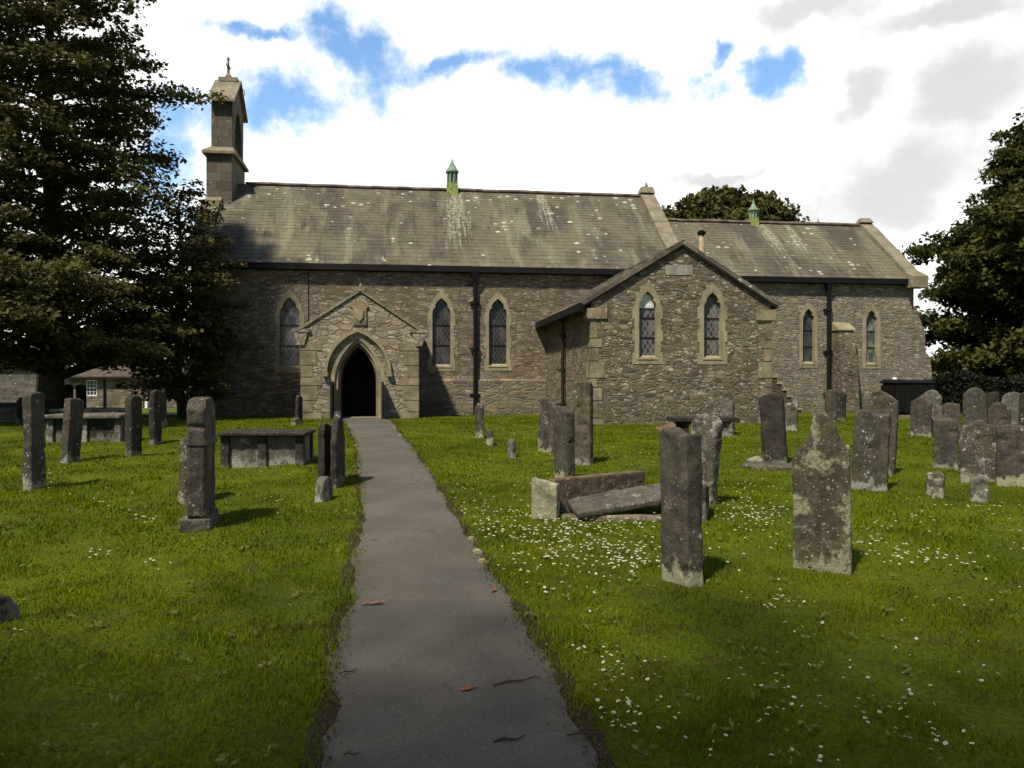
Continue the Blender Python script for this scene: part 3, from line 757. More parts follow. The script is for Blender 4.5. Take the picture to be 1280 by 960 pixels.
# ------------------------------------------------------------------ stone steps by the vestry
sx1 = cw(1001, 515, -.25)[0]
sp0 = c2w(sx1 - 1.08, -.30, .47)
so = empty('stone_steps', sp0, TH, 'short flight of worn reddish stone steps against the chancel wall just right of the vestry', 'steps')
prof = [(0, 0), (1.08, 0)]
for i in range(6):
    prof += [(1.08 - i * .18, .225 * (i + 1)), (1.08 - (i + 1) * .18, .225 * (i + 1))]
prof += [(0, .225 * 6)]
link('flight', prism(prof, (), 0, 1.18), M['steps'], so)
for i in range(6): link('tread', MB().box(1.08 - (i + 1) * .18 - .01 if i < 5 else .01, 1.08 - i * .18 + .035, -.035, 1.17, .225 * (i + 1) - .06, .225 * (i + 1) + .012).mesh(bevel=.008), M['dress'], so)

# ------------------------------------------------------------------ gravestones
from mathutils import noise as mnoise
def worn(me, voxel=.022, amp=.010, seed=0., chip=.02):
    """weather a clean block: even mesh, softened arrises, hollows and chips"""
    ob = bpy.data.objects.new('w', me); COL.objects.link(ob)
    md = ob.modifiers.new('r', 'REMESH'); md.mode = 'VOXEL'; md.voxel_size = voxel; md.adaptivity = 0.0
    sm = ob.modifiers.new('s', 'SMOOTH'); sm.iterations = 1; sm.factor = .4
    dg = bpy.context.evaluated_depsgraph_get(); dg.update()
    m2 = bpy.data.meshes.new_from_object(ob.evaluated_get(dg)); bpy.data.objects.remove(ob); bpy.data.meshes.remove(me)
    m2.materials.clear()
    off = Vector((seed * 3.1, seed * 1.7, seed * .9))
    nr = [v.normal.copy() for v in m2.vertices]
    for v, nn in zip(m2.vertices, nr):
        p = v.co + off
        d = mnoise.fractal(p * 4.5, .7, 2.1, 4) * amp
        c = mnoise.noise(p * 9.0)
        if c > .34: d -= (c - .34) * chip * 1.6
        v.co += nn * d
    for p in m2.polygons: p.use_smooth = True; p.material_index = 0
    m2.update(); return m2
def profile(kind, w, h, rr):
    a = w / 2; b = -.25
    P = []
    if kind == 'flat': top = [(a, h - .03), (.3 * a, h), (-.4 * a, h - .005), (-a, h - .025)]
    elif kind == 'camber': top = [(a * math.cos(t), h - .22 * w + .22 * w * math.sin(t)) for t in np.linspace(0, math.pi, 13)]
    elif kind == 'round': top = [(a * math.cos(t), h - a * .8 + a * .8 * math.sin(t)) for t in np.linspace(0, math.pi, 15)]
    elif kind == 'shoulder':
        s = h - .33 * w; r_ = .66 * a
        top = [(a, s - .06), (a * .97, s), (a * .8, s + .02)] + [(r_ * math.cos(t) * 1.08, s + .02 + (h - s - .02) * math.sin(t)) for t in np.linspace(.15, math.pi - .15, 11)] + [(-a * .8, s + .02), (-a * .97, s), (-a, s - .06)]
    elif kind == 'point': top = [(a, h - .32 * w), (.05 * a, h), (-.05 * a, h), (-a, h - .32 * w)]
    elif kind == 'gothic':
        top = [(a * (1 - t) ** .75 if t < 1 else 0, h - .6 * w + .6 * w * t ** .8) for t in np.linspace(0, 1, 7)]
        top += [(-x, z) for x, z in top[::-1][1:]]
    elif kind == 'ogee':
        s = h - .36 * w
        top = [(a, s), (a * .86, s + .05 * w), (a * .62, s + .10 * w), (a * .42, s + .20 * w), (a * .25, s + .32 * w), (0, h), ]
        top += [(-x, z) for x, z in top[::-1][1:]]
    elif kind == 'scoop':
        top = [(a, h - .035), (a * .7, h - .055), (a * .3, h - .05), (0, h - .035), (-a * .4, h - .005), (-a * .7, h), (-a * .9, h - .03), (-a, h - .08)]
    elif kind == 'slope':
        top = [(a, h - .16), (a * .5, h - .10), (0, h - .03), (-a * .5, h), (-a * .85, h - .02), (-a, h - .09)]
    elif kind == 'scroll':
        top = [(a, h - .17), (a * .98, h - .11), (a * .8, h - .06), (a * .6, h - .075), (a * .42, h - .03), (.2 * a, h), (-.1 * a, h - .01), (-.35 * a, h - .035), (-.55 * a, h - .09), (-.75 * a, h - .08), (-.95 * a, h - .12), (-a, h - .2)]
    elif kind == 'wornpoint':
        pts = [(1, .79), (.98, .80), (.78, .81), (.70, .84), (.57, .91), (.36, .97), (.14, 1.0), (-.06, .995), (-.19, .965), (-.25, .91), (-.31, .87), (-.44, .83), (-.60, .79), (-.80, .765), (-.92, .71)]
        top = [(a * x, h * z) for x, z in pts] + [(-a * .93, h * .45)]
    out = [(-a, b), (a, b)]
    # side edges in several pieces so they can be uneven
    for t in (.2, .45, .7): out.append((a + rr.uniform(-.006, .006), b + (top[0][1] - b) * t))
    out += [(x + rr.uniform(-.004, .004), z + rr.uniform(-.004, .004)) for x, z in top]
    for t in (.7, .45, .2):
        if kind == 'wornpoint': break
        out.append((-a + rr.uniform(-.006, .006), b + (top[-1][1] - b) * t))
    return out

def stone_dims(px0, px1, yt, yb, yaw, t):
    pxc = (px0 + px1) / 2; p = hit(pxc, yb); D = p.y; a = math.atan((pxc - 640) / F)
    proj = (px1 - px0) * D * math.cos(a) / F
    c, s = abs(math.cos(R(yaw) + a)), abs(math.sin(R(yaw) + a))
    w = (proj - t * s) / max(c, .15)
    return p, w, (yb - yt) * D / F

def stone(px0, px1, yt, yb, yaw, kind, mat, label, t=.11, lean=(0, 0), w=None, name='gravestone', group='old upright gravestones in the churchyard', D=None, cat='gravestone', wr=(.28, .95), sink=0.):
    p, w0, h = stone_dims(px0, px1, yt, yb, yaw, t)
    if D:   # base hidden behind something: given distance
        p = at((px0 + px1) / 2, 500, D); p.z = float(terrain(p.x, p.y)); a = math.atan(((px0 + px1) / 2 - 640) / F)
        proj = (px1 - px0) * D * math.cos(a) / F
        w0 = (proj - t * abs(math.sin(R(yaw) + a))) / max(abs(math.cos(R(yaw) + a)), .15)
        h = CZ + (HZ - yt) * D / F - p.z
    w = w or min(max(w0, wr[0]), wr[1])
    rr = random.Random(int(px0 * 31 + yb))
    me = prism(profile(kind, w, h, rr), (), -t / 2, t / 2, 'Y', min(.014, t * .2))
    me = worn(me, .014 if p.y < 8 else (.020 if p.y < 14 else .028), .008 if p.y < 8 else .010, px0 * .37 % 50, .03)
    o = link(name, me, M[mat], None, (p.x, p.y, p.z - sink))
    o.rotation_euler = (R(lean[0]), R(lean[1]), R(yaw))
    tag(o, label, cat, group)
    return o

# left of the path
stone(28, 58, 490, 612, 86, 'camber', 'g_grey', 'tall dark gravestone leaning slightly back, nearest of the row at the left edge', .13, (-2, 2))
stone(74, 101, 497, 578, 82, 'flat', 'g_grey', 'grey gravestone tilted to the right in front of the slab tombs', .14, (0, 6))
stone(155, 178, 494, 570, 85, 'camber', 'g_dark', 'dark gravestone standing edge-on right of the slab tombs', .13, (0, 1))
stone(186, 203, 487, 555, 86, 'camber', 'g_dark', 'slim dark gravestone farthest right of the left row, below the yew', .12, (0, 0))
stone(199, 209, 488, 530, 84, 'point', 'g_grey', 'thin pale-edged gravestone just behind the slim dark one', .1, (0, -2), D=20.0)
# stepped monument on a broken plinth
p5 = hit(250, 656)
mon = empty('stepped_headstone', (p5.x, p5.y, p5.z), R(101), 'tall stepped headstone with weathered shoulder standing on a rough broken base stone', 'gravestone', 'old upright gravestones in the churchyard')
k = 160 * p5.y / F
me = prism([(-.30, .12), (.30, .12), (.30, .98), (.27, 1.0), (.30, 1.04), (.30, k - .12), (.18, k - .02), (0, k), (-.18, k - .02), (-.30, k - .12), (-.30, 1.04), (-.27, 1.0), (-.30, .98)], (), -.10, .075, 'Y', .012)
link('upright', worn(me, .016, .008, 3), M['g_foot'], mon)
link('shoulder_band', MB().hexa([(-.31, -.13, .82), (.31, -.13, .82), (.31, .085, .82), (-.31, .085, .82)], [(-.31, -.10, .90), (.31, -.10, .90), (.31, .08, .90), (-.31, .08, .90)]).mesh(bevel=.01), M['g_foot'], mon)
bm_ = bmesh.new(); bmesh.ops.create_cube(bm_, size=1); bmesh.ops.subdivide_edges(bm_, edges=bm_.edges, cuts=4, use_grid_fill=True)
for v in bm_.verts:
    v.co.x *= .56; v.co.y *= .30; v.co.z *= .20
    n_ = math.sin(v.co.x * 23) * math.cos(v.co.y * 31 + v.co.z * 17); v.co += v.co.normalized() * .018 * n_
    if v.co.z > 0: v.co.z *= (.75 + .35 * math.sin(v.co.x * 9 + 1))
me = bpy.data.meshes.new('m'); bm_.to_mesh(me); bm_.free()
link('base_stone', worn(me, .016, .02, 6), M['g_slab'], mon, (0, 0, .06))
stone(231, 246, 545, 626, 84, 'flat', 'g_lichen', 'rough lichened slab behind the stepped headstone on the rough base', .12, (0, 2), w=.42)
# dark stones under the tree
stone(78, 92, 480, 520, 20, 'round', 'g_dark', 'small dark round-topped gravestone behind the slab tombs, left of a pair', .1, D=23)
stone(96, 107, 481, 520, 15, 'camber', 'g_dark', 'small dark gravestone behind the slab tombs, right of a pair', .1, D=23)
stone(24, 33, 496, 520, 30, 'round', 'g_dark', 'little dark gravestone by the low wall behind the tall leaning stone', .1, D=21)
stone(368, 379, 494, 542, 84, 'round', 'g_dark', 'dark edge-on gravestone beside the left corner of the porch', .11, (0, 1), D=21.5)
stone(366, 373, 522, 542, 82, 'flat', 'g_pale', 'small pale footstone in front of the dark stone at the porch corner', .12, (0, 0), w=.3, D=20.5)
# edge-on stones beside the path
stone(397, 412, 595, 625, 84, 'round', 'g_pale', 'low pale footstone at the front of the dark row beside the path', .11, (0, 8), w=.36)
stone(402, 416, 528, 603, 88, 'scoop', 'g_dark', 'dark flat-topped gravestone edge-on beside the path, behind the pale footstone', .10, (0, 1), w=.62)
stone(416, 429, 513, 606, 92, 'gothic', 'g_dark', 'thin black gravestone nearest the path, taller of the dark edge-on pair', .09, (0, -2), w=.62)
# edge of the frame
stone(-40, 6, 744, 782, 60, 'round', 'g_dark', 'dark rounded footstone cut off by the left edge in the foreground', .14, w=.34)

# right of the path
stone(592, 608, 504, 547, -78, 'camber', 'g_foot', 'thin leaning gravestone near the nave downpipe, beside a tiny footstone', .12, (0, -8), w=.5)
stone(607, 618, 537, 556, -60, 'flat', 'g_foot', 'tiny square footstone at the foot of the thin leaning gravestone', .1, w=.17, wr=(.1, .3))
stone(633, 646, 549, 572, -55, 'camber', 'g_pale', 'tiny pale-topped footstone alone in the grass right of the path', .1, w=.17, wr=(.1, .3))
stone(671, 698, 497, 565, -62, 'slope', 'g_foot', 'gravestone leaning right with a dark edge, left of the tall slab', .12, (0, 7))
stone(692, 719, 507, 595, -58, 'point', 'g_foot', 'grey pointed gravestone behind the left end of the broken tomb', .14, (0, 0), D=10.9)
stone(715, 742, 476, 581, -35, 'flat', 'g_brown', 'tall brown slab gravestone in front of the vestry corner with a pale mossy foot', .12, (0, 0))
stone(855, 897, 517, 617, -48, 'round', 'g_white', 'round-topped pale lichened gravestone leaning behind the front grey stone', .15, (-4, 3), D=9.3)
stone(825, 880, 535, 727, -64, 'scoop', 'g_foot', 'front grey gravestone with streaked face and lichened foot beside the broken tomb', .15, (0, -1.5))
stone(990, 1064, 515, 712, -20, 'wornpoint', 'g_lichen', 'large worn gravestone with broken pointed top, speckled all over with lichen', .13, (0, -1))
stone(953, 986, 492, 580, -38, 'camber', 'g_dark', 'dark smooth gravestone leaning left on a low flat base, right of the vestry', .11, (0, -4))
pb = hit(963, 585)
o = link('base_slab', worn(MB().box(-.42, .5, -.22, .3, -.08, .07).mesh(bevel=.03), .02, .015, 2), M['g_slab'], None, (pb.x, pb.y, pb.z), (0, 0, R(-25))); tag(o, 'low flat stone slab under the dark smooth leaning gravestone', 'stone slab')
pb = hit(944, 580)
mb_ = bmesh.new(); bmesh.ops.create_icosphere(mb_, subdivisions=3, radius=.12)
for v in mb_.verts: v.co.z *= .6; v.co *= 1 + .2 * math.sin(v.co.x * 33) * math.sin(v.co.y * 27 + v.co.z * 20)
me = bpy.data.meshes.new('m'); mb_.to_mesh(me); mb_.free()
tag(link('stone_lump', me, M['g_white'], None, (pb.x, pb.y, pb.z + .05)), 'small pale rough lump of stone left of the dark smooth leaning gravestone', 'rock')
stone(980, 998, 503, 538, -30, 'camber', 'g_white', 'small grey gravestone with white foot standing before the stone steps', .1)
stone(1064, 1110, 512, 612, -28, 'scoop', 'g_grey', 'broad dark gravestone with hollowed top, front of the close pair', .12, (0, 2))
stone(1082, 1119, 487, 606, -30, 'slope', 'g_brown', 'tall rounded gravestone close behind the hollow-topped stone', .15, (0, 3), D=11.6)
stone(1031, 1047, 487, 525, -20, 'camber', 'g_grey', 'grey gravestone at the foot of the chancel downpipe', .1, D=22)
stone(1047, 1056, 490, 518, -50, 'flat', 'g_dark', 'narrow dark gravestone next to the one at the chancel downpipe', .1, D=22.5)
stone(1138, 1165, 495, 545, -30, 'point', 'g_grey', 'grey gravestone with blunt pointed top, leftmost of the right-hand cluster', .12)
stone(1151, 1178, 487, 546, -30, 'shoulder', 'g_pale', 'paler shouldered gravestone right behind the blunt pointed one', .12, D=17.5)
stone(1166, 1198, 523, 586, -30, 'camber', 'g_grey', 'low smooth grey gravestone with lichened foot, in front of the tall shouldered one', .11)
stone(1178, 1201, 503, 540, -25, 'camber', 'g_grey', 'small plain grey gravestone behind the low smooth one', .1, D=16.0)
stone(1203, 1234, 484, 560, -28, 'shoulder', 'g_grey', 'tall shouldered gravestone rising behind the white lichened one', .13, D=14.2)
stone(1199, 1246, 524, 603, -26, 'scroll', 'g_white', 'broad gravestone blotched thickly with white lichen in the right-hand cluster', .13)
stone(1234, 1264, 503, 590, -28, 'shoulder', 'g_grey', 'grey shouldered gravestone just right of the white lichened one', .12, D=13.2)
stone(1245, 1284, 530, 607, -30, 'flat', 'g_foot', 'broad gravestone with pale foot patches at the right edge', .12)
stone(1251, 1281, 490, 560, -28, 'round', 'g_pale', 'round-headed gravestone at the back of the right-hand cluster', .12, D=15.2)
stone(1274, 1300, 490, 610, -40, 'camber', 'g_dark', 'dark gravestone cut off by the right edge of the picture', .14, D=12.4)
stone(1233, 1250, 490, 530, 0, 'flat', 'g_dark', 'square dark green gravestone in the shade behind the cluster', .1, D=21)
stone(1157, 1181, 589, 622, -30, 'camber', 'g_white', 'short dark footstone with white top, left one of two in the front right grass', .12, wr=(.15, .4))
stone(1212, 1236, 595, 627, -30, 'flat', 'g_pale', 'short pitted pale footstone below the white lichened gravestone', .12, wr=(.15, .4))

# ------------------------------------------------------------------ chest tombs
def chest(px0, px1, yt, yb, yaw, depth, label, mats=('g_pale', 'g_grey'), npan=2, D=None, over=.10, th=.09):
    p = hit((px0 + px1) / 2, yb)
    if D: p = at((px0 + px1) / 2, 500, D); p.z = float(terrain(p.x, p.y))
    L = (px1 - px0) * p.y / F - 2 * over
    h = (yb - yt) * p.y / F if not D else CZ + (HZ - yt) * D / F - p.z
    t = empty('chest_tomb', (p.x, p.y, p.z), R(yaw), label, 'tomb', 'chest and table tombs')
    a = L / 2
    top = prism([(-a - over, -over), (a + over, -over), (a + over, depth + over), (-a - over, depth + over)], (), h - th, h, 'Z', .018)
    link('top_slab', worn(top, .024, .008, px0 * .1), M[mats[1]], t)
    for i in range(npan):
        x0 = -a + L * i / npan + .06; x1 = -a + L * (i + 1) / npan - .06
        link('side_panel', MB().box(x0, x1, .03, .10, -.1, h - th).mesh(bevel=.005), M[mats[0]], t)
    link('back_panel', MB().box(-a + .06, a - .06, depth - .1, depth - .03, -.1, h - th).mesh(), M[mats[0]], t)
    for x in (-a, a): link('end_panel', MB().box(x - .035, x + .035, .1, depth - .1, -.1, h - th).mesh(), M[mats[0]], t)
    for i in range(npan + 1):
        x = -a + L * i / npan
        for y in (0, depth):
            link('pilaster', MB().box(x - .065, x + .065, y - .02 if y == 0 else y - .11, y + .11 if y == 0 else y + .02, -.1, h - th).mesh(bevel=.008), M[mats[1]], t)
    return t
chest(274, 382, 540, 583, 3, .75, 'grey chest tomb with two plain side panels under a thin dark top slab', ('g_pale', 'g_dark'), th=.065)
chest(58, 152, 518, 553, 5, .85, 'flat slab tomb, nearer of two side by side in the shade of the tree', ('g_dark', 'g_pale'), 2)
chest(66, 156, 511, 540, 5, .85, 'flat slab tomb, farther of two side by side in the shade of the tree', ('g_dark', 'g_pale'), 2, D=19.5)

# table tomb by the vestry wall
p = hit(885, 548)
tt = empty('table_tomb', (p.x, p.y, p.z), R(4), 'dark table tomb on scrolled legs before the vestry wall', 'tomb', 'chest and table tombs')
L = 82 * p.y / F; h = 26 * p.y / F
link('top_slab', prism([(-L / 2, 0), (L / 2, 0), (L / 2, .75), (-L / 2, .75)], (), h - .09, h, 'Z', .015), M['g_dark'], tt)
for x in (-L * .32, L * .30):
    for y in (.08, .55):
        lg = prism([(x - .14, -.1), (x + .14, -.1), (x + .12, .08), (x + .05, .16), (x + .06, .26), (x + .13, h - .09), (x - .13, h - .09), (x - .06, .26), (x - .05, .16), (x - .12, .08)], (), y, y + .12)
        link('leg', lg, M['g_pale'] if x > 0 and y < .3 else M['g_dark'], tt)
link('base_slab', MB().box(-L * .42, L * .45, -.02, .78, -.1, .05).mesh(bevel=.02), M['g_grey'], tt)
stone(899, 919, 497, 552, -40, 'point', 'g_pale', 'pale-edged pointed gravestone standing right behind the table tomb', .14, D=p.y + 1.1)
pb = hit(836, 537)
tag(link('broken_slab', worn(MB().box(-.28, .28, -.2, .2, -.05, .10).mesh(bevel=.03), .02, .02, 4), M['g_slabred'], None, tuple(pb), (R(8), R(-12), R(20))), 'small reddish broken slab in the grass left of the table tomb', 'stone slab')
pb = hit(1035, 519)
tag(link('ledger_slab', MB().box(-.42, .42, -.3, .3, -.05, .16).mesh(bevel=.02), M['g_pale'], None, tuple(pb), (0, 0, R(3))), 'low pale ledger slab in the grass in front of the chancel downpipe', 'stone slab')

# broken chest tomb
pA = hit(681, 648); pC = hit(886, 652)
bt = empty('broken_tomb', tuple(pA), 0, 'broken open chest tomb with leaning side slab and pale lichened end', 'tomb', 'chest and table tombs')
kd = pA.y / F
Hh = 50 * kd
Wt = 34 * kd
def wl(px, py, D): v = at(px, py, D); return v - pA
# end panel: facing camera, slightly turned
def slab(name, a, b, thick, z0, z1a, z1b, mat, parent, zoff=0):
    """upright slab from point a to b (x,y), tops may differ"""
    a = Vector((a[0], a[1])); b = Vector((b[0], b[1])); d = (b - a).normalized(); nrm = Vector((-d.y, d.x)) * thick
    q = [a, b, b + nrm, a + nrm]
    m_ = MB().hexa([(v.x, v.y, z0) for v in q], [(q[0].x, q[0].y, z1a), (q[1].x, q[1].y, z1b), (q[2].x, q[2].y, z1b), (q[3].x, q[3].y, z1a)])
    return link(name, worn(m_.mesh(bevel=.006), .014, .005, a[0] * 7 + z1a, .012), M[mat], parent)
M['g_end'] = grave_mat('pale_green_lichen_stone', (.20, .185, .125), .7, .6, (.36, .34, .22), .3, .2)
slab('end_panel', (-Wt / 2, .05), (Wt / 2 - .02, -.05), .13, -.15, Hh, Hh * .86, 'g_end', bt)
bx0 = wl(690, 600, pA.y + .25); bx1 = wl(808, 600, pA.y + .95)
slab('side_panel', (bx0.x + .02, .16), (bx1.x, 1.0), .11, -.15, Hh * .93, Hh * .86 + .03, 'g_red', bt)
e0 = pC - pA
slab('end_panel', (e0.x - .03, e0.y - .02), (e0.x + .13, e0.y + .5), .10, -.15, .36, .30, 'g_dark', bt)
slab('kerb', (Wt / 2 + .03, -.02), (e0.x - .05, e0.y - .03), .12, -.15, .04, .045, 'g_red', bt)
# fallen lid, leaning from low left front up to the right
LL = 1.32
lid = prism([(-LL / 2, -.24), (LL / 2, -.26), (LL / 2 + .02, .26), (.1, .27), (-LL / 2 + .02, .24)], (), -.04, .04, 'Z', .012)
lc = at(786, 624, pA.y + .24)
lo = link('stone_slab', worn(lid, .014, .006, 5, .015), M['g_slab'], None, tuple(lc)); lo.rotation_euler = (R(9), R(-7.5), R(12))
tag(lo, 'fallen tomb lid tilted across the broken open chest tomb', 'stone slab')

# ------------------------------------------------------------------ tank by the chancel corner
pt = at(1136, 520, 24.5); pt.z = float(terrain(pt.x, pt.y))
tk = empty('storage_tank', tuple(pt), R(7), 'black box-shaped tank with lid and pale kerb below the chancel corner', 'tank')
link('body', MB().box(-.70, .66, -.35, .4, .12, 1.06).mesh(bevel=.06), M['tank'], tk)
link('lid', MB().hexa([(-.74, -.39, 1.05), (.70, -.39, 1.05), (.70, .44, 1.05), (-.74, .44, 1.05)], [(-.66, -.3, 1.17), (.62, -.3, 1.14), (.62, .36, 1.14), (-.66, .36, 1.17)]).mesh(bevel=.03), M['tank'], tk)
link('ribs', MB().box(-.45, -.38, -.375, -.34, .2, .98).box(-.05, .02, -.375, -.34, .2, .98).box(.35, .42, -.375, -.34, .2, .98).mesh(bevel=.01), M['tank'], tk)
link('cap', MB().lathe([(.07, 0), (.07, .06), (.05, .08)], (-.52, -.1, 1.15), 10).mesh(), M['white'], tk)  # white disc stands for a glint on the tank, put in as colour
link('kerb', MB().box(-.85, .9, -.5, .5, -.1, .10).mesh(bevel=.015), M['quoin'], tk)

# ------------------------------------------------------------------ left boundary wall, far buildings
M['farwall'] = rubble('far_wall_stone', [(.17, .14, .10), (.20, .16, .11), (.14, .12, .09)], (.16, .14, .105), (2.2, 2.2, 4.5), .04, darkz=False)
M['barn'] = rubble('barn_stone', [(.12, .11, .09), (.145, .13, .105), (.10, .09, .075)], (.13, .118, .095), (2.2, 2.2, 4.5), .03, darkz=False)
M['tiles'] = simple('brown_roof_tiles', (.075, .056, .043), .9, .2, .3, 3)
lw = at(-60, 520, 21.5); zb = .5
wl_ = empty('low_wall', (lw.x - 1.0, lw.y, .35), R(4), 'low dark stone wall in the shade of the big tree at the left edge', 'wall')
link('masonry', MB().box(0, 3.1, 0, .35, -.3, .60).mesh(), M['barn'], wl_)
link('coping', MB().box(-.03, 3.14, -.05, .40, .602, .70).mesh(bevel=.015), M['g_dark'], wl_)
lw = at(203, 517, 25.0)
wl2 = empty('boundary_kerb', (lw.x, lw.y, .4), R(3), 'low pale-topped kerb wall behind the yew by the church corner', 'wall')
link('masonry', MB().box(-2.5, 1.2, 0, .3, -.3, .13).mesh(), M['barn'], wl2)
link('coping', MB().box(-2.52, 1.22, -.04, .34, .132, .20).mesh(bevel=.01), M['g_pale'], wl2)

def house(name, label, px0, px1, D, yeave, yridge, depth, wallm, roofm, wins=(), doors=(), rot=0, chim=None):
    a = at(px0, 500, D); b = at(px1, 500, D); L = b.x - a.x
    g = float(terrain((a.x + b.x) / 2, D)) - .05
    ze = CZ + (HZ - yeave) * D / F - g; zr = CZ + (HZ - yridge) * (D + depth / 2) / F - g
    h = empty(name, (a.x, D, g), R(rot), label, 'house')
    holes = []
    def rc(px0_, px1_, y0, y1):
        x0 = at(px0_, y0, D).x - a.x; x1 = at(px1_, y0, D).x - a.x
        return x0, x1, CZ + (HZ - y1) * D / F - g, CZ + (HZ - y0) * D / F - g
    ws = [rc(*w) for w in wins]; ds = [rc(*w) for w in doors]
    for x0, x1, z0, z1 in ws + ds: holes.append([(x0, z0), (x1, z0), (x1, z1), (x0, z1)])
    link('front_wall', prism([(0, -.5), (L, -.5), (L, ze), (0, ze)], holes, 0, .4), M[wallm], h)
    link('back_wall', MB().box(0, L, depth - .4, depth, -.5, ze).mesh(), M[wallm], h)
    for x in (0, L - .4): link('gable_wall', prism([(.39, -.5), (depth - .39, -.5), (depth - .39, ze), (depth / 2, zr - .12), (.39, ze)], (), x + .004, x + .396, 'X'), M[wallm], h)
    r_ = MB()
    for y0, sg in ((-.3, 1), (depth + .3, -1)):
        z0 = ze - .02
        r_.hexa([(-.15, y0, z0), (L + .15, y0, z0), (L + .15, depth / 2, zr), (-.15, depth / 2, zr)], [(-.15, y0, z0 + .1), (L + .15, y0, z0 + .1), (L + .15, depth / 2, zr + .1), (-.15, depth / 2, zr + .1)])
    ro = link('roof', r_.mesh(), M[roofm], h)
    link('gutter', MB().box(-.1, L + .1, -.42, -.30, ze - .08, ze + .03).mesh(), M['iron'], h)
    if chim is not None:
        link('chimney', MB().box(chim, chim + .8, depth / 2 - .4, depth / 2 + .4, zr - .5, zr + 1.).mesh(bevel=.02), M[wallm], ro)
    for x0, x1, z0, z1 in ws:
        f = MB(); t = .07
        f.box(x0, x0 + t, .06, .16, z0, z1).box(x1 - t, x1, .06, .16, z0, z1).box(x0 + t, x1 - t, .06, .16, z0, z0 + t).box(x0 + t, x1 - t, .06, .16, z1 - t, z1).box(x0 + t, x1 - t, .05, .15, (z0 + z1) / 2 - .035, (z0 + z1) / 2 + .035)
        for i in (1, 2): xx = x0 + (x1 - x0) * i / 3; f.box(xx - .014, xx + .014, .08, .12, z0 + t, z1 - t)
        for q_ in (.28, .72): zz = z0 + (z1 - z0) * q_; f.box(x0 + t, x1 - t, .085, .115, zz - .014, zz + .014)
        w_ = link('sash_window', f.mesh(), M['white'], h)
        link('pane', MB().box(x0 + .02, x1 - .02, .13, .15, z0 + .02, z1 - .02).mesh(), M['glass'], w_)
    for x0, x1, z0, z1 in ds:
        link('door', MB().box(x0 + .03, x1 - .03, .1, .16, z0, z1 - .03).mesh(), M['white'], h)
    return h
cott = house('cottage', 'low brown stone cottage with a white sash window beyond the left gravestones', 86, 236, 55, 472, 450, 6, 'farwall', 'tiles', [(107, 121, 475, 495), (226, 232, 488, 501)], [(179, 184, 494, 517)])
link('downpipe', MB().tube([(at(131, 500, 55).x - at(86, 500, 55).x, -.1, -.3), (at(131, 500, 55).x - at(86, 500, 55).x, -.1, 2.9)], .06, 8).mesh(), M['iron'], cott)
house('stone_barn', 'plain grey stone barn behind the big left tree', -130, 45, 62, 455, 430, 5, 'barn', 'tiles')

# ------------------------------------------------------------------ trees
def np_mesh(name, V, quads=None, tris=None, smoothf=False):
    me = bpy.data.meshes.new(name)
    V = np.asarray(V, np.float32)
    me.vertices.add(len(V)); me.vertices.foreach_set('co', V.ravel())
    ar = quads if quads is not None else tris; k = 4 if quads is not None else 3
    me.loops.add(len(ar) * k); me.loops.foreach_set('vertex_index', np.asarray(ar, np.int32).ravel())
    me.polygons.add(len(ar)); me.polygons.foreach_set('loop_start', np.arange(0, len(ar) * k, k, dtype=np.int32))
    me.polygons.foreach_set('loop_total', np.full(len(ar), k, np.int32))
    me.update(calc_edges=True); return me

def leaves(C, Nrm, size, g, aspect=.6):
    n_ = len(C)
    Nrm = Nrm / np.linalg.norm(Nrm, axis=1, keepdims=True)
    a = g.normal(size=(n_, 3)); a -= Nrm * (a * Nrm).sum(1, keepdims=True); a /= np.linalg.norm(a, axis=1, keepdims=True)
    b = np.cross(Nrm, a)
    s = (size * g.uniform(.6, 1.35, n_))[:, None]
    V = np.stack([C - a * s, C + b * s * aspect + Nrm * s * .12, C + a * s, C - b * s * aspect + Nrm * s * .12], 1).reshape(-1, 3)
    return V, np.arange(n_ * 4).reshape(-1, 4)

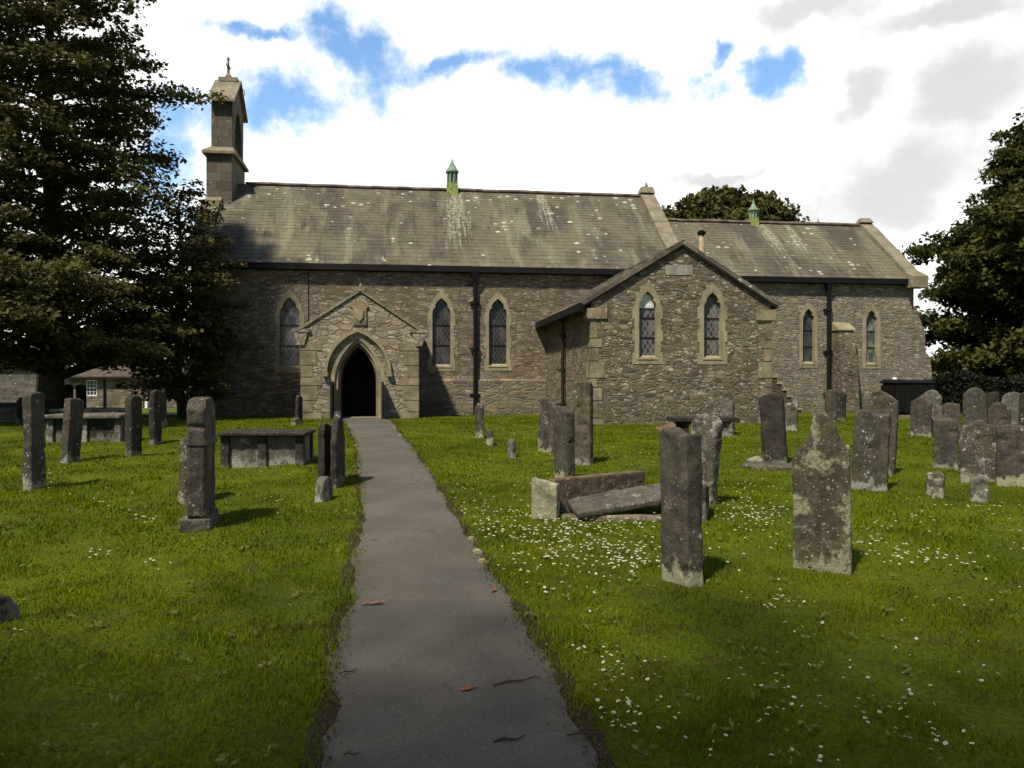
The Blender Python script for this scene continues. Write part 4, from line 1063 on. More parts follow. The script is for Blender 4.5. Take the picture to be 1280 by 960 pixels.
def tree(name, label, base, H, tr, prof, nl, leafm, lsize, per, seed, flat=.35, zmin=1.5, sub=7, group='trees around the churchyard', bias=None, rise=.25, trunk_lean=(0, 0), up=1.2, lowexp=.9, rmin=.55):
    g = np.random.default_rng(seed)
    t = empty(name, base, 0, label, 'tree', group)
    mb = MB()
    pts = [Vector((trunk_lean[0] * s * H + .1 * math.sin(s * 9 + seed), trunk_lean[1] * s * H + .1 * math.cos(s * 7), s * H)) for s in np.linspace(-.02, .93, 12)]
    rad = [tr * (1.35 if i == 0 else 1) * (1 - .93 * i / 11) + .015 for i in range(12)]
    mb.tube(pts, rad, 10)
    Cs, Ns = [], []
    zs, rs = np.array(prof).T
    for k in range(nl):
        u = (k + g.uniform(0, 1)) / nl
        zt = zmin + (H - zmin) * u ** lowexp
        az = k * 2.39996 + g.normal() * .25
        rad_ = np.interp(zt, zs, rs) * g.uniform(rmin, 1.08)
        if bias is not None: rad_ *= bias(az, zt)
        if g.uniform() < .12: rad_ *= 1.12
        z0 = max(zmin * .6, zt - rise * rad_ - .3)
        i0 = np.interp(z0, [p.z for p in pts], np.arange(12)); ia = int(i0)
        p0 = pts[ia].lerp(pts[min(ia + 1, 11)], i0 - ia)
        tip = Vector((pts[ia].x + rad_ * math.cos(az), pts[ia].y + rad_ * math.sin(az), zt))
        mid = p0.lerp(tip, .5) + Vector((g.normal() * .15, g.normal() * .15, .12 * rad_ + .1))
        def bez(s): return p0.lerp(mid, s).lerp(mid.lerp(tip, s), s)
        br = max(.02, tr * .28 * (1 - u * .7) * min(1, rad_ / 3))
        mb.tube([bez(s) for s in (0, .3, .6, 1)], [br, br * .7, br * .45, .01], 5)
        direction = (tip - p0).normalized()
        side = direction.cross(Vector((0, 0, 1))); side = side.normalized() if side.length > .01 else Vector((1, 0, 0))
        m_ = max(3, int(sub * rad_ / 3 + 2))
        for j in range(m_):
            s = .22 + .78 * (j + g.uniform(0, .8)) / m_
            q0 = bez(min(s, 1.0)); ln = rad_ * .33 * (1.15 - .6 * s) * g.uniform(.6, 1.3) + .25
            sd = side * (1 if j % 2 else -1) * g.uniform(.4, 1.) + direction * g.uniform(.35, .9) + Vector((0, 0, g.normal() * .18 - .02))
            q1 = q0 + sd.normalized() * ln
            if j % 2 == 0 and ln > .5: mb.tube([q0, q1], [br * .25 + .006, .005], 3)
            nn = int(per * (ln / .8) * g.uniform(.7, 1.3))
            tt_ = g.uniform(.05, 1.08, nn)[:, None]
            c = np.array(q0)[None] * (1 - tt_) + np.array(q1)[None] * tt_
            sg = np.array([.20, .20, .20 * flat])[None] * (1.15 - .5 * tt_) * (.7 + .3 * rad_ / 3)
            c = c + g.normal(size=(nn, 3)) * sg
            c[:, 2] -= .10 * tt_[:, 0] ** 2
            nr = g.normal(size=(nn, 3)) * .65; nr[:, 2] += up; nr[:, 0] += .25 * math.cos(az); nr[:, 1] += .25 * math.sin(az)
            Cs.append(c); Ns.append(nr)
    C = np.vstack(Cs); Nn = np.vstack(Ns)
    keep = C[:, 2] > .15
    V, Q = leaves(C[keep], Nn[keep], lsize, g)
    link('trunk', mb.mesh(True), M['bark'], t)
    link('crown', np_mesh('crown', V, quads=Q), leafm, t)
    print(name, 'leaves', len(Q))
    return t

M['yew'] = leaf_mat('dark_evergreen_leaf', (.042, .053, .013), (.102, .102, .025), .27, (.062, .053, .016))
M['yew2'] = leaf_mat('yew_leaf', (.042, .046, .012), (.110, .095, .026), .25, (.050, .040, .015))
M['broad'] = leaf_mat('broad_leaf', (.042, .054, .010), (.100, .100, .022), .28, (.040, .042, .010))
M['far'] = leaf_mat('far_leaf', (.050, .054, .012), (.090, .088, .020), .2, (.055, .050, .014))
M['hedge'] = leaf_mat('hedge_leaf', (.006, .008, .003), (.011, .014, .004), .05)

def gz(x, y): return float(terrain(x, y))
bx, by = -12.6, 22.0
tree('evergreen_tree', 'big dark spreading tree with layered sprays filling the left edge', (bx, by, gz(bx, by)), 14.6, .34,
     [(1.2, 3.4), (2.2, 4.1), (3.2, 4.4), (4.4, 4.2), (5.3, 3.3), (6.4, 2.8), (7.2, 3.0), (8.4, 3.0), (9.3, 3.4), (10.2, 3.75), (10.9, 3.3), (11.4, 2.5), (12.2, 2.2), (13.4, 1.4), (14.6, .3)],
     150, M['yew'], .076, 68, 5, .38, 1.75, 9, rise=.10, lowexp=1.22)
bx, by = at(226, 500, 23.6).x, 23.6
tree('yew_tree', 'slim dark yew close to the west corner of the church', (bx, by, gz(bx, by)), 6.9, .13,
     [(.8, 1.4), (1.6, 1.7), (3, 1.65), (4.2, 1.5), (5.2, 1.5), (6.0, 1.15), (6.7, .5)], 90, M['yew2'], .065, 74, 9, .4, .7, 7, rise=.2, lowexp=1.15)
bx, by = at(1312, 500, 34).x, 34.0
tree('sycamore_tree', 'tall broadleaf tree rising right of the chancel at the right edge', (bx, by, gz(bx, by)), 13.3, .4,
     [(.6, 4.6), (2, 4.8), (4, 4.7), (5.5, 4.3), (6.8, 4.75), (7.7, 4.3), (8.6, 3.2), (9.8, 3.2), (10.8, 2.2), (11.6, 1.9), (12.4, 1.3), (13.3, .3)], 150, M['broad'], .115, 78, 13, .8, .8, 9, up=.9, rise=.2)
bx, by = at(1420, 500, 31).x, 31.0
tree('sycamore_tree', 'second broadleaf tree mostly cut off by the right edge', (bx, by, gz(bx, by)), 13.0, .4,
     [(.8, 3.6), (3, 4.4), (6, 4.8), (9, 4.2), (11, 3.0), (13.0, .3)], 80, M['broad'], .16, 40, 17, .8, 1.3, 7, up=.9)
bx, by = at(905, 500, 54).x, 54.0
tree('oak_tree', 'broad round-topped tree showing above the chancel ridge behind the church', (bx, by, gz(bx, by)), 15.3, .5,
     [(3, 3.5), (6, 5.0), (9, 5.7), (11.3, 5.5), (12.8, 4.5), (14.0, 3.6), (14.7, 2.2), (15.3, .6)], 210, M['far'], .18, 40, 23, .8, 4.5, 7, up=.8, rmin=.72)

bx, by = -5.2, -6.0  # unseen tree added behind the camera to darken the foreground
tree('shade_tree', 'unseen large tree added behind the viewpoint to shade the near grass', (bx, by, gz(bx, by)), 15.5, .4,
     [(5, 1.5), (7, 4.6), (9, 6.0), (11, 6.0), (13, 4.2), (15.5, .4)], 64, M['broad'], .15, 10, 41, .8, 5.0, 6, up=.8)

# hedge behind the right-hand stones
def hedge(label, px0, px1, D, h, d, seed, mat='hedge'):
    g = np.random.default_rng(seed)
    a = at(px0, 500, D); b = at(px1, 500, D); L = b.x - a.x
    z = gz((a.x + b.x) / 2, D)
    o = empty('hedge', (a.x, D, z), 0, label, 'hedge')
    n_ = int(L * h * 700)
    x = g.uniform(0, L, n_); y = np.abs(g.normal(0, .28, n_)) * d; hh = h * (.86 + .14 * np.sin(x * 1.7 + 1) * np.sin(x * .6)) + g.normal(0, .06, n_)
    zc = g.uniform(0, 1, n_) ** .8 * hh
    V, Q = leaves(np.stack([x, y, zc], 1), g.normal(size=(n_, 3)) * .7 + np.array([0, -.6, .7]), .07, g)
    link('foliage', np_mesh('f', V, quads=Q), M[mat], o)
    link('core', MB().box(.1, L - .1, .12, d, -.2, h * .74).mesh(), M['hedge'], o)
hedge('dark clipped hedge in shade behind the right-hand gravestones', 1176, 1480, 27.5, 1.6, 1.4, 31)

# ------------------------------------------------------------------ ground
xs = np.concatenate([-np.geomspace(10, 700, 34)[::-1], np.arange(-9.9, 10, .13), np.geomspace(10.1, 700, 34)])
ys = np.concatenate([-np.geomspace(1, 60, 14)[::-1], np.arange(-.9, 15, .12), np.arange(15.1, 27, .3), np.geomspace(27.3, 900, 46)])
X, Y = np.meshgrid(xs, ys)
Zt = terrain(X, Y)
rough = (.012 * np.sin(5.1 * X + 3 * Y) * np.sin(4.3 * Y - 1.1 * X) + .008 * np.sin(11 * X + 2) * np.sin(9.7 * Y)) * smooth(.15, .6, path_dist(X, Y)) * (Y < 20)
Zt = Zt + rough - .035 * (1 - smooth(-.2, .02, path_dist(X, Y)))
nx, ny = len(xs), len(ys)
idx = np.arange(nx * ny).reshape(ny, nx)
Q = np.stack([idx[:-1, :-1], idx[:-1, 1:], idx[1:, 1:], idx[1:, :-1]], -1).reshape(-1, 4)

def grass_colour(n, c):
    big = n.noise(n.vec(c, (1, 1, .1)), .55, 4, .6); mid = n.noise(n.vec(c, (1, 1, .1), (4, 7, 0)), 2.6, 5, .65)
    k = n.mix(n.mapr(big, .36, .64), (.079, .104, .0026), (.124, .152, .0036))
    k = n.mix(n.mapr(mid, .50, .68, 0, .7), k, (.072, .070, .0055))
    k = n.mix(n.mapr(n.noise(n.vec(c, (1, 1, .1), (9, 1, 0)), 1.25, 4, .6), .55, .72, 0, .6), k, (.150, .155, .006))
    return k
m, n, p, _ = material('lawn_ground'); c = n.obj()
k = grass_colour(n, c)
k = n.mix(n.mapr(n.noise(c, 30, 5, .7), .4, .62, 0, .55), k, (.030, .036, .006))
soil = n.mapr(n.noise(c, 4.3, 5, .65), .62, .72, 0, .6)
k = n.mix(soil, k, (.045, .034, .018))
fin(n, p, k, .95, n.bump(n.math('ADD', n.noise(c, 45, 4, .7), n.noise(c, 9, 4)), .9, .05), .1)
M['lawn'] = m
go = link('ground', np_mesh('g', np.stack([X, Y, Zt], -1).reshape(-1, 3), quads=Q), M['lawn'])
for pl in go.data.polygons: pl.use_smooth = True
go['kind'] = 'structure'

# path sheet with ragged edges
def strip(l, r, dz, jit, seed, nacross=7, step=.06, ymax=None):
    g = random.Random(seed); V = []; rows = []
    y = -2.9; yend = ymax or float(PY[-1]) + .25
    jl = jr = 0
    while y < yend:
        a, b = path_lr(y); jl = .75 * jl + g.gauss(0, jit); jr = .75 * jr + g.gauss(0, jit)
        a = float(a) - l + jl; b = float(b) + r + jr
        row = []
        for i in range(nacross):
            t = i / (nacross - 1); x = a + (b - a) * t
            V.append((x, y, float(base_z(x, y)) + dz + (.018 * (1 - (2 * t - 1) ** 2) if dz > .005 else 0))); row.append(len(V) - 1)
        rows.append(row); y += step * (1 + max(0, y) * .08)
    Fc = []
    for r0, r1 in zip(rows[:-1], rows[1:]):
        for i in range(nacross - 1): Fc.append((r0[i], r0[i + 1], r1[i + 1], r1[i]))
    me = pyd(V, Fc); 
    for pl in me.polygons: pl.use_smooth = True
    return me
m, n, p, _ = material('path_tarmac'); c = n.obj()
k = n.mix(n.mapr(n.noise(c, 1.1, 5, .6), .35, .65), (.096, .086, .069), (.138, .124, .100))
k = n.mix(n.mapr(n.noise(c, 110, 4, .75), .42, .64, 0, .75), k, (.050, .042, .034))
k = n.mix(n.mapr(n.voro(c, 220, 'F1').outputs['Distance'], .25, .05, 0, .4), k, (.20, .185, .17))
k = n.mix(n.mapr(n.noise(c, 2.4, 6, .7), .56, .74, 0, .55), k, (.105, .082, .064))
k = n.mix(n.mapr(n.noise(c, .75, 4, .6), .52, .62, 0, .45), k, (.078, .067, .054))
wc = n.n('ShaderNodeVectorMath', operation='MULTIPLY_ADD'); n.set(wc.inputs[0], n.noise(c, 3., 4, col=True)); wc.inputs[1].default_value = (.5, .5, 0); n.set(wc.inputs[2], c)
crk = n.voro(n.vec(wc.outputs[0], (1, .6, 1)), .75, 'DISTANCE_TO_EDGE').outputs['Distance']
crm = n.math('MULTIPLY', n.mapr(crk, .010, .003), n.mapr(n.noise(c, .9, 2), .48, .6))
k = n.mix(n.math('MULTIPLY', crm, .35), k, (.04, .035, .025))
k = n.mix(n.mapr(n.noise(n.vec(c, (1, 1, 1), (3, 3, 0)), 3.3, 6, .7), .60, .70, 0, .5), k, (.085, .085, .045))
k = n.mix(n.mapr(n.noise(n.vec(c, (1, 1, 1), (8, 1, 0)), 28, 3, .7), .58, .68, 0, .4), k, (.165, .145, .118))
fin(n, p, k, .9, n.bump(n.math('ADD', n.noise(c, 170, 3, .7), n.math('MULTIPLY', n.noise(c, 6, 4), .6)), .8, .012), .2)
M['path'] = m
po = link('path', strip(.0, .0, .008, .017, 3), M['path']); po['kind'] = 'structure'
m, n, p, _ = material('edge_soil'); c = n.obj()
fin(n, p, n.mix(n.noise(c, 12, 5), (.026, .020, .011), (.065, .050, .026)), .98, n.bump(n.noise(c, 40, 5, .7), 1., .03), .1)
M['soil'] = m
vo = link('path_verge', strip(.07, .07, .0035, .018, 9), M['soil']); vo['kind'] = 'structure'

# ------------------------------------------------------------------ grass blades (uncountable)
g = np.random.default_rng(3)
def scatter(y0, y1, dens):
    A = []
    wmax = .70 * y1 + 2.6
    n_ = int((y1 - y0) * 2 * wmax * dens)
    x = g.uniform(-wmax, wmax, n_); y = g.uniform(y0, y1, n_)
    ok = np.abs(x) < .68 * y + 2.4
    return x[ok], y[ok]
VV, TT = [], []; cnt = 0
for (y0, y1, dens, hh, ww) in ((2.6, 4.5, 5200, .034, .0032), (4.5, 7, 3000, .036, .0042), (7, 11, 1300, .040, .0065), (11, 17, 750, .036, .009), (17, 25.5, 420, .034, .012)):
    x, y = scatter(y0, y1, dens)
    pd = path_dist(x, y)
    cx_, cy_ = w2c(x, y)
    inside = ((cy_ > -.1) & (cx_ > -.2) & (cx_ < 26)) | ((cx_ > 11.3) & (cx_ < 16.4) & (cy_ > -6.75)) | ((cx_ > 3.5) & (cx_ < 7.25) & (cy_ > -2.4))
    cl = np.sin(3.1 * x + 2 * np.sin(1.9 * y)) * np.sin(2.7 * y + 1.5 * np.sin(2.3 * x)) + .6 * np.sin(8.3 * x + 1.2) * np.sin(7.1 * y + 2)
    bare = np.sin(1.7 * x + 3.1 * np.sin(.8 * y + 1)) + np.sin(2.2 * y - 1.9 * np.sin(1.1 * x)) + .5 * np.sin(9 * x + 5 * y) + .4 * np.sin(13 * y - 7 * x)
    thin_ = np.where(bare > 1.75, .22, 1.)
    ok = (pd > -.015 + g.normal(0, .028, len(x))) & ~inside & (g.uniform(0, 1, len(x)) < (.72 + .28 * cl) * thin_)
    x, y, pd, cl = x[ok], y[ok], pd[ok], cl[ok]
    n_ = len(x)
    h = .82 * hh * g.uniform(.5, 1.5, n_) * (1 + .28 * cl) * (1 + .5 * np.exp(-np.maximum(pd, 0) / .12))
    a = g.uniform(0, 2 * np.pi, n_); la = g.uniform(0, 2 * np.pi, n_); ll = h * np.abs(g.normal(.45, .35, n_))
    z = terrain(x, y) + (.012 * np.sin(5.1 * x + 3 * y) * np.sin(4.3 * y - 1.1 * x) + .008 * np.sin(11 * x + 2) * np.sin(9.7 * y)) * smooth(.15, .6, pd) * (y < 20) - .006
    w = ww * g.uniform(.6, 1.3, n_)
    b0 = np.stack([x - np.cos(a) * w, y - np.sin(a) * w, z], 1); b1 = np.stack([x + np.cos(a) * w, y + np.sin(a) * w, z], 1)
    mx, my = x + np.cos(la) * ll * .4, y + np.sin(la) * ll * .4
    m0 = np.stack([mx - np.cos(a) * w * .75, my - np.sin(a) * w * .75, z + h * .6], 1); m1 = np.stack([mx + np.cos(a) * w * .75, my + np.sin(a) * w * .75, z + h * .6], 1)
    tp = np.stack([x + np.cos(la) * ll, y + np.sin(la) * ll, z + h], 1)
    V = np.stack([b0, b1, m1, m0, tp], 1).reshape(-1, 3)
    i = cnt + 5 * np.arange(n_)[:, None]
    TT.append(np.concatenate([i + [0, 1, 2], i + [0, 2, 3], i + [3, 2, 4]], 0)); VV.append(V); cnt += 5 * n_
print('blades', cnt // 5)
m, n, p, out = material('grass_blade'); c = n.obj()
k = grass_colour(n, c)
isl = n.island()
hv = n.n('ShaderNodeHueSaturation'); n.set(hv.inputs['Color'], k); n.set(hv.inputs['Value'], n.mapr(isl, 0, 1, .75, 1.45, False)); n.set(hv.inputs['Hue'], n.mapr(isl, 0, 1, .49, .512, False))
k = n.mix(n.math('GREATER_THAN', isl, .965), hv.outputs[0], (.17, .14, .045))
fin(n, p, k, .8, None, .06)
t = n.n('ShaderNodeBsdfTranslucent'); n.set(t.inputs[0], k); mx = n.n('ShaderNodeMixShader'); mx.inputs[0].default_value = .3
n.nt.links.new(p.outputs[0], mx.inputs[1]); n.nt.links.new(t.outputs[0], mx.inputs[2]); n.nt.links.new(mx.outputs[0], out.inputs[0])
M['blade'] = m
go2 = link('grass', np_mesh('grass', np.vstack(VV), tris=np.vstack(TT)), M['blade'])
tag(go2, 'short mown grass of the churchyard', 'grass', kind='stuff')

# ------------------------------------------------------------------ daisies
m, n, p, _ = material('daisy_petal'); fin(n, p, (.72, .72, .64), .6); M['petal'] = m
m, n, p, _ = material('daisy_eye'); fin(n, p, (.55, .36, .03), .6); M['eye'] = m
m, n, p, _ = material('daisy_stem'); fin(n, p, (.06, .09, .01), .7); M['stem'] = m
def daisy_geo(np_=9, r_=.0100, h=.042):
    vs, fs, mi = [], [], []
    for k in range(np_):
        a = 2 * math.pi * k / np_; d = math.pi / np_ * .85
        b = len(vs)
        vs += [(.003 * math.cos(a), .003 * math.sin(a), h), (r_ * .8 * math.cos(a - d), r_ * .8 * math.sin(a - d), h + .002), (r_ * math.cos(a), r_ * math.sin(a), h + .001), (r_ * .8 * math.cos(a + d), r_ * .8 * math.sin(a + d), h + .002)]
        fs.append((b, b + 1, b + 2, b + 3)); mi.append(0)
    b = len(vs); vs += [(.0042 * math.cos(t), .0042 * math.sin(t), h + .0025) for t in np.linspace(0, 2 * math.pi, 7)[:-1]] + [(0, 0, h + .005)]
    for k in range(6): fs.append((b + k, b + (k + 1) % 6, b + 6)); mi.append(1)
    b = len(vs); vs += [(.0012, 0, 0), (-.0007, .001, 0), (-.0007, -.001, 0), (0, 0, h)]
    for k in range(3): fs.append((b + k, b + (k + 1) % 3, b + 3)); mi.append(2)
    return vs, fs, mi
clusters = [(740, 690, 70, 28, 210), (715, 665, 70, 16, 160), (640, 640, 40, 25, 60), (790, 715, 40, 16, 70), (690, 730, 60, 18, 26), (700, 600, 90, 30, 30), (660, 527, 60, 5, 70), (620, 524, 50, 3, 40), (660, 535, 50, 8, 40),
            (975, 760, 26, 8, 26), (1005, 790, 25, 14, 10), (780, 850, 40, 12, 24), (800, 890, 55, 14, 36), (760, 810, 30, 20, 12), (930, 630, 40, 15, 60), (960, 655, 40, 16, 45), (1110, 695, 50, 10, 36), (1160, 705, 40, 8, 30),
            (940, 640, 30, 10, 30), (1010, 905, 70, 28, 24), (1100, 870, 70, 40, 22), (1170, 900, 60, 40, 18), (960, 840, 90, 35, 22), (1220, 850, 60, 60, 14), (1180, 640, 60, 12, 34), (1260, 660, 60, 20, 24), (1100, 580, 40, 25, 20),
            (880, 560, 60, 20, 26), (820, 575, 40, 12, 24), (770, 570, 40, 10, 22), (1130, 530, 30, 10, 14), (930, 565, 30, 12, 14), (1230, 730, 80, 20, 12), (950, 720, 30, 20, 6), (610, 580, 50, 30, 20), (560, 560, 40, 15, 10), (900, 690, 30, 20, 16)]
cl_left = [(180, 650, 14, 3, 10), (195, 712, 10, 4, 5), (115, 700, 12, 4, 8), (340, 640, 20, 10, 5), (15, 795, 14, 4, 6), (60, 612, 30, 6, 10), (120, 630, 60, 12, 12), (25, 590, 30, 10, 8), (370, 595, 20, 10, 4), (130, 560, 40, 6, 8)]
pos = []
for side, cs in ((0, clusters), (1, cl_left)):
    for (cx_, cy_, sx, sy, n_) in cs:
        sub_ = [(g.normal(cx_, sx * .8), g.normal(cy_, sy * .8)) for _ in range(max(2, n_ // 6))]
        for _ in range(n_):
            s = sub_[g.integers(len(sub_))]
            px = g.normal(s[0], sx * .36 + 2.5); py = g.normal(s[1], sy * .36 + 1.6)
            if py < 519 or px > 1320: continue
            v = hit(px, py)
            if path_dist(v.x, v.y) < .06: continue
            cxx, cyy = w2c(v.x, v.y)
            if (cyy > -.05 and cxx > -.2) or (11.3 < cxx < 16.4 and cyy > -6.65) or (3.5 < cxx < 7.2 and cyy > -2.3): continue
            pos.append((v.y, v, side))
pos.sort(key=lambda q: q[0])
vs, fs, mi = daisy_geo()
dm = pyd(vs, fs); dm.materials.append(M['petal']); dm.materials.append(M['eye']); dm.materials.append(M['stem']); dm.polygons.foreach_set('material_index', mi)
for i, (d, v, side) in enumerate(pos[:298]):
    o = bpy.data.objects.new('daisy', dm); COL.objects.link(o)
    s = g.uniform(.6, 1.2); o.location = v - Vector((0, 0, .004)); o.scale = (s, s, s * g.uniform(.75, 1.1)); o.rotation_euler = (g.normal() * .25 + .12, g.normal() * .25, g.uniform(0, 6.28))
    if side == 0: tag(o, 'small white daisy in the short grass right of the path', 'daisy', 'white daisies in the grass right of the path')
    else: tag(o, 'small white daisy in the short grass left of the path', 'daisy', 'white daisies in the grass left of the path')
vs2, fs2, mi2 = daisy_geo(6)
vs2 = np.array(vs2); AV, AF, AM = [], [], []
for i, (d, v, side) in enumerate(pos[298:]):
    s = g.uniform(.85, 1.3); b = len(AV) * len(vs2)
    q = vs2 * s; tx = g.normal() * .25; q = q + np.array([0, -q[:, 2] * 0 , 0]).reshape(1, 3) if False else q
    q = q + np.stack([q[:, 2] * tx, -.25 * q[:, 2], .2 * q[:, 1]], 1)
    AV.append(q + np.array(v)); AF += [tuple(a + b for a in f) for f in fs2]; AM += mi2
if AV:
    me = pyd(np.vstack(AV), AF)
    for k_ in ('petal', 'eye', 'stem'): me.materials.append(M[k_])
    me.polygons.foreach_set('material_index', AM)
    tag(bpy.data.objects.new('daisies', me), 'drift of white daisies in the farther grass', 'daisies', kind='stuff')
    COL.objects.link(bpy.data.objects['daisies'])
print('daisies', len(pos))

# ------------------------------------------------------------------ litter on the path
def leaf_obj(px, py, s, rz, label):
    v = hit(px, py); 
    mb = MB(); n_ = 7
    L_ = [(-.5, 0), (-.3, .13), (0, .2), (.3, .12), (.5, 0), (.3, -.12), (0, -.2), (-.3, -.13)]
    vs = [(x * s, y * s, .012 + .12 * s * abs(y) + .05 * s * math.sin(x * 5)) for x, y in L_] + [(0, 0, .008)]
    me = pyd(vs, [(i, (i + 1) % 8, 8) for i in range(8)])
    o = link('fallen_leaf', me, M['leafdead'], None, (v.x, v.y, float(base_z(v.x, v.y)) + .022), (0, 0, rz)); tag(o, label, 'leaf', 'fallen leaves on the path')
def twig_obj(px, py, L_, rz, label):
    v = hit(px, py); pts = [(-L_ / 2, 0, .006), (-L_ * .2, .012, .010), (L_ * .15, -.008, .008), (L_ / 2, .02, .006)]
    mb = MB().tube(pts, [.005, .006, .005, .003], 5).tube([(-L_ * .2, .012, .01), (-L_ * .02, .05, .01)], [.004, .002], 4)
    o = link('twig', mb.mesh(True), M['twig'], None, (v.x, v.y, float(base_z(v.x, v.y)) + .022), (0, 0, rz)); tag(o, label, 'twig', 'twigs dropped on the path')
leaf_obj(470, 759, .13, .1, 'curled brown leaf near the left edge of the path')
leaf_obj(456, 759, .08, 1.0, 'small dark leaf beside the curled brown leaf')
leaf_obj(585, 868, .11, .5, 'orange brown leaf in the middle of the near path')
leaf_obj(617, 742, .09, 1.2, 'reddish leaf at the right edge of the path')
leaf_obj(467, 678, .07, .3, 'tiny dark leaf far up the left side of the path')
twig_obj(645, 858, .26, .45, 'long forked twig near the right edge of the near path')
twig_obj(638, 932, .15, .3, 'short twig at the front right of the path')
twig_obj(436, 846, .10, .6, 'short dark twig at the left edge of the path')
twig_obj(440, 951, .07, .1, 'tiny twig in the nearest left corner of the path')
twig_obj(735, 925, .2, .2, 'brown twig in the grass edge at the front right')
# crumbs of leaf and soil along the path edges (uncountable)
cs_, ns_ = [], []
ly = 2.6 + 20 * g.uniform(0, 1, 2600) ** 2.2
lside = g.integers(0, 2, 2600)
la_, lb_ = path_lr(ly)
lx = np.where(lside == 0, la_ + np.abs(g.normal(-.01, .05, 2600)) - .03, lb_ - np.abs(g.normal(-.01, .06, 2600)) + .03)
some = g.uniform(0, 1, 2600) < .06
lx = np.where(some, la_ + (lb_ - la_) * g.uniform(0, 1, 2600), lx)
V, Q = leaves(np.stack([lx, ly, base_z(lx, ly) + .02], 1), g.normal(size=(2600, 3)) * .45 + np.array([0, 0, 1.]), .0085, g, .7)
m, n, p, _ = material('leaf_crumbs'); fin(n, p, n.ramp(n.island(), [(0, (.030, .020, .012)), (.5, (.065, .042, .022)), (.8, (.11, .070, .032)), (1, (.045, .050, .016))]), .9, None, .1); M['crumb'] = m
tag(link('leaf_litter', np_mesh('l', V, quads=Q), M['crumb']), 'brown crumbs of leaf and soil along the path edges', 'leaf litter', kind='stuff')
# broad low weeds among the grass
nw = 1500
wy = 2.7 + 10 * g.uniform(0, 1, nw) ** 1.5; wx = g.uniform(-.66, .66, nw) * wy
ctr = np.repeat(np.stack([wx, wy], 1)[::5], 5, 0)[:nw] + g.normal(0, .035, (nw, 2))
okw = path_dist(ctr[:, 0], ctr[:, 1]) > .04; ctr = ctr[okw]
V, Q = leaves(np.column_stack([ctr, terrain(ctr[:, 0], ctr[:, 1]) + .03]), g.normal(size=(len(ctr), 3)) * .4 + np.array([0, -.15, 1.]), .020, g, .5)
m, n, p, _ = material('weed_leaf'); fin(n, p, n.ramp(n.island(), [(0, (.060, .085, .010)), (.6, (.095, .115, .014)), (.85, (.13, .14, .03)), (1, (.10, .07, .025))]), .7, None, .15); M['weed'] = m
tag(link('weeds', np_mesh('w', V, quads=Q), M['weed']), 'small broad-leaved weeds scattered through the lawn', 'weeds', kind='stuff')

kb = [(486, 527, .2), (493, 535, .22), (500, 545, .24), (597, 692, .12), (603, 704, .10), (437, 533, .16), (445, 558, .16), (590, 676, .1)]
for i, (px, py, L_) in enumerate(kb):
    v = hit(px, py)
    o = link('edging_stone', MB().box(-L_ / 2, L_ / 2, -.035, .035, -.06, .035).mesh(bevel=.012), M['dress'], None, tuple(v), (0, 0, R(105 if px > 460 else 95)))
    tag(o, ['pale edging stone on the right of the path nearest the door', 'pale edging stone second from the door on the right', 'pale edging stone third from the door on the right', 'small stone at the bend on the right edge of the path',
            'smallest near stone on the right edge of the path', 'pale edging stone left of the path by the door', 'pale edging stone left of the path below the dark gravestones', 'small stone on the right path edge just beyond the bend'][i], 'edging stone', 'edging stones along the path')

# ------------------------------------------------------------------ world, sun, camera
w = bpy.data.worlds.new('World'); scn.world = w; w.use_nodes = True
nt = w.node_tree; nt.nodes.clear(); n = N(nt)
el = math.asin(SUN.z); az = math.atan2(SUN.x, SUN.y)
sky = n.n('ShaderNodeTexSky', sky_type='NISHITA'); sky.sun_disc = False; sky.sun_elevation = el; sky.sun_rotation = az; sky.air_density = 1.0; sky.dust_density = .4; sky.ozone_density = 2.0
hs = n.n('ShaderNodeHueSaturation'); n.set(hs.inputs['Color'], sky.outputs[0]); hs.inputs['Saturation'].default_value = 1.22
d = n.n('ShaderNodeTexCoord').outputs['Generated']
s = n.sep(d)
azn = n.math('ARCTAN2', s[0], s[1]); eln = n.math('ARCSINE', s[2])
wn = n.n('ShaderNodeCombineXYZ'); n.set(wn.inputs[0], azn); n.set(wn.inputs[1], eln)
wv = wn.outputs[0]
warp = n.n('ShaderNodeVectorMath', operation='MULTIPLY_ADD'); n.set(warp.inputs[0], n.noise(wv, 7., 5, .6, col=True)); warp.inputs[1].default_value = (.16, .11, 0); n.set(warp.inputs[2], wv)
ws = n.sep(n.vec(warp.outputs[0], (1, 1, 1), (-.08, -.055, 0)))
def dirpx(px, py):
    u = (px - 640) / F; v = (HZ - py) / F; return math.atan(u), math.atan(v / math.hypot(1, u))
def blobs(lst):
    tot = None
    for (px, py, rx, ry, rot) in lst:
        a0, e0 = dirpx(px, py); ca, sa = math.cos(R(rot)), math.sin(R(rot))
        da = n.math('SUBTRACT', ws[0], a0); de = n.math('SUBTRACT', ws[1], e0)
        u = n.math('DIVIDE', n.math('ADD', n.math('MULTIPLY', da, ca), n.math('MULTIPLY', de, sa)), rx / F)
        v = n.math('DIVIDE', n.math('SUBTRACT', n.math('MULTIPLY', de, ca), n.math('MULTIPLY', da, sa)), ry / F)
        r2 = n.math('SQRT', n.math('ADD', n.math('MULTIPLY', u, u), n.math('MULTIPLY', v, v)))
        f = n.math('SUBTRACT', 1., r2)
        tot = f if tot is None else n.math('SMOOTH_MAX', tot, f, .12) if False else n.math('MAXIMUM', tot, f)
    return tot
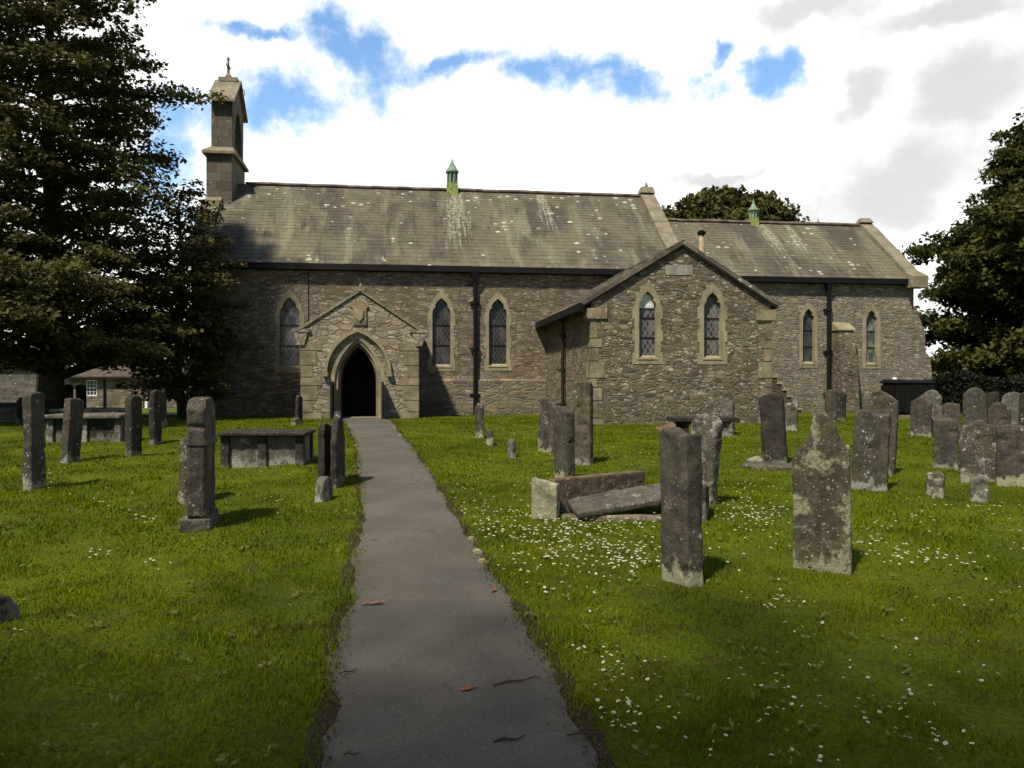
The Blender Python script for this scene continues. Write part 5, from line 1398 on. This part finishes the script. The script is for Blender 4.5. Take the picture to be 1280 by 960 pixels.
blue = blobs([(345, 120, 110, 48, 15), (455, 65, 100, 44, -35), (420, 15, 50, 30, 0), (560, 80, 80, 22, 12), (660, 88, 80, 24, 15), (800, 98, 110, 26, -5), (955, 92, 40, 32, 20), (740, 80, 100, 26, -8), (215, 215, 50, 70, 0), (320, 25, 60, 14, 0), (905, 60, 30, 14, 20), (230, 130, 40, 40, 0)])
fine = n.noise(wv, 16., 6, .62)
bm2 = n.mapr(n.math('ADD', blue, n.math('MULTIPLY', n.math('SUBTRACT', fine, .5), 2.4)), -.3, .85)
# open sky elsewhere (overhead and behind the camera)
els = n.mapr(eln, .52, .8)
back = n.mapr(s[1], .35, -.1)
elsew = n.math('MAXIMUM', els, back)
cl = n.noise(n.vec(d, (1, 1, 2)), 2.2, 6, .6)
open_ = n.math('MULTIPLY', elsew, n.mapr(cl, .58, .46))
bm2 = n.math('MAXIMUM', bm2, open_)
grey = blobs([(1120, 240, 170, 90, 25), (1200, 120, 110, 60, 30), (1000, 15, 130, 35, 0), (1190, 20, 120, 28, 0), (1080, 140, 60, 40, 30), (900, 215, 120, 20, 0)])
gm = n.mapr(n.math('ADD', grey, n.math('MULTIPLY', n.math('SUBTRACT', n.noise(wv, 9., 6, .6), .5), 1.2)), -.1, .75)
thin = n.noise(n.vec(wv, (1, 1.8, 1)), 5., 6, .6)
CW = 11.5
cloud = n.mix(n.mapr(thin, .3, .7), (CW * .88, CW * .88, CW * .87), (CW * 1.15, CW * 1.14, CW * 1.1))
cloud = n.mix(n.math('MULTIPLY', gm, .85), cloud, (CW * .46, CW * .47, CW * .47))
cloud = n.mix(n.math('MULTIPLY', elsew, .9), cloud, (CW * .10, CW * .105, CW * .115))
skyc = n.mix(1., hs.outputs[0], n.mix(elsew, (2.5, 2.1, 1.85), (1., 1., 1.)), 'MULTIPLY')
fin_ = n.mix(bm2, cloud, skyc)
bg = n.n('ShaderNodeBackground'); n.set(bg.inputs[0], fin_); bg.inputs[1].default_value = .1
wo = n.n('ShaderNodeOutputWorld'); nt.links.new(bg.outputs[0], wo.inputs[0])

sl = bpy.data.lights.new('sun', 'SUN'); sl.energy = 5.0; sl.angle = R(3.5); sl.color = (1., .93, .80)
so = bpy.data.objects.new('sun', sl); COL.objects.link(so); so.rotation_euler = SUN.to_track_quat('Z', 'Y').to_euler()
cam = bpy.data.cameras.new('camera'); cam.sensor_width = 36; cam.lens = F / 1280 * 36; cam.shift_y = (HZ - 480) / 1280; cam.clip_end = 3000; cam.clip_start = .05
co = bpy.data.objects.new('camera', cam); COL.objects.link(co); co.location = (0, 0, CZ); co.rotation_euler = (R(90), 0, 0)
scn.camera = co
vsn = scn.view_settings; vsn.view_transform = 'Standard'; vsn.look = 'None'; vsn.gamma = 1; vsn.exposure = 0.3; vsn.use_curve_mapping = False
scn.cycles.max_bounces = 6; scn.cycles.diffuse_bounces = 3
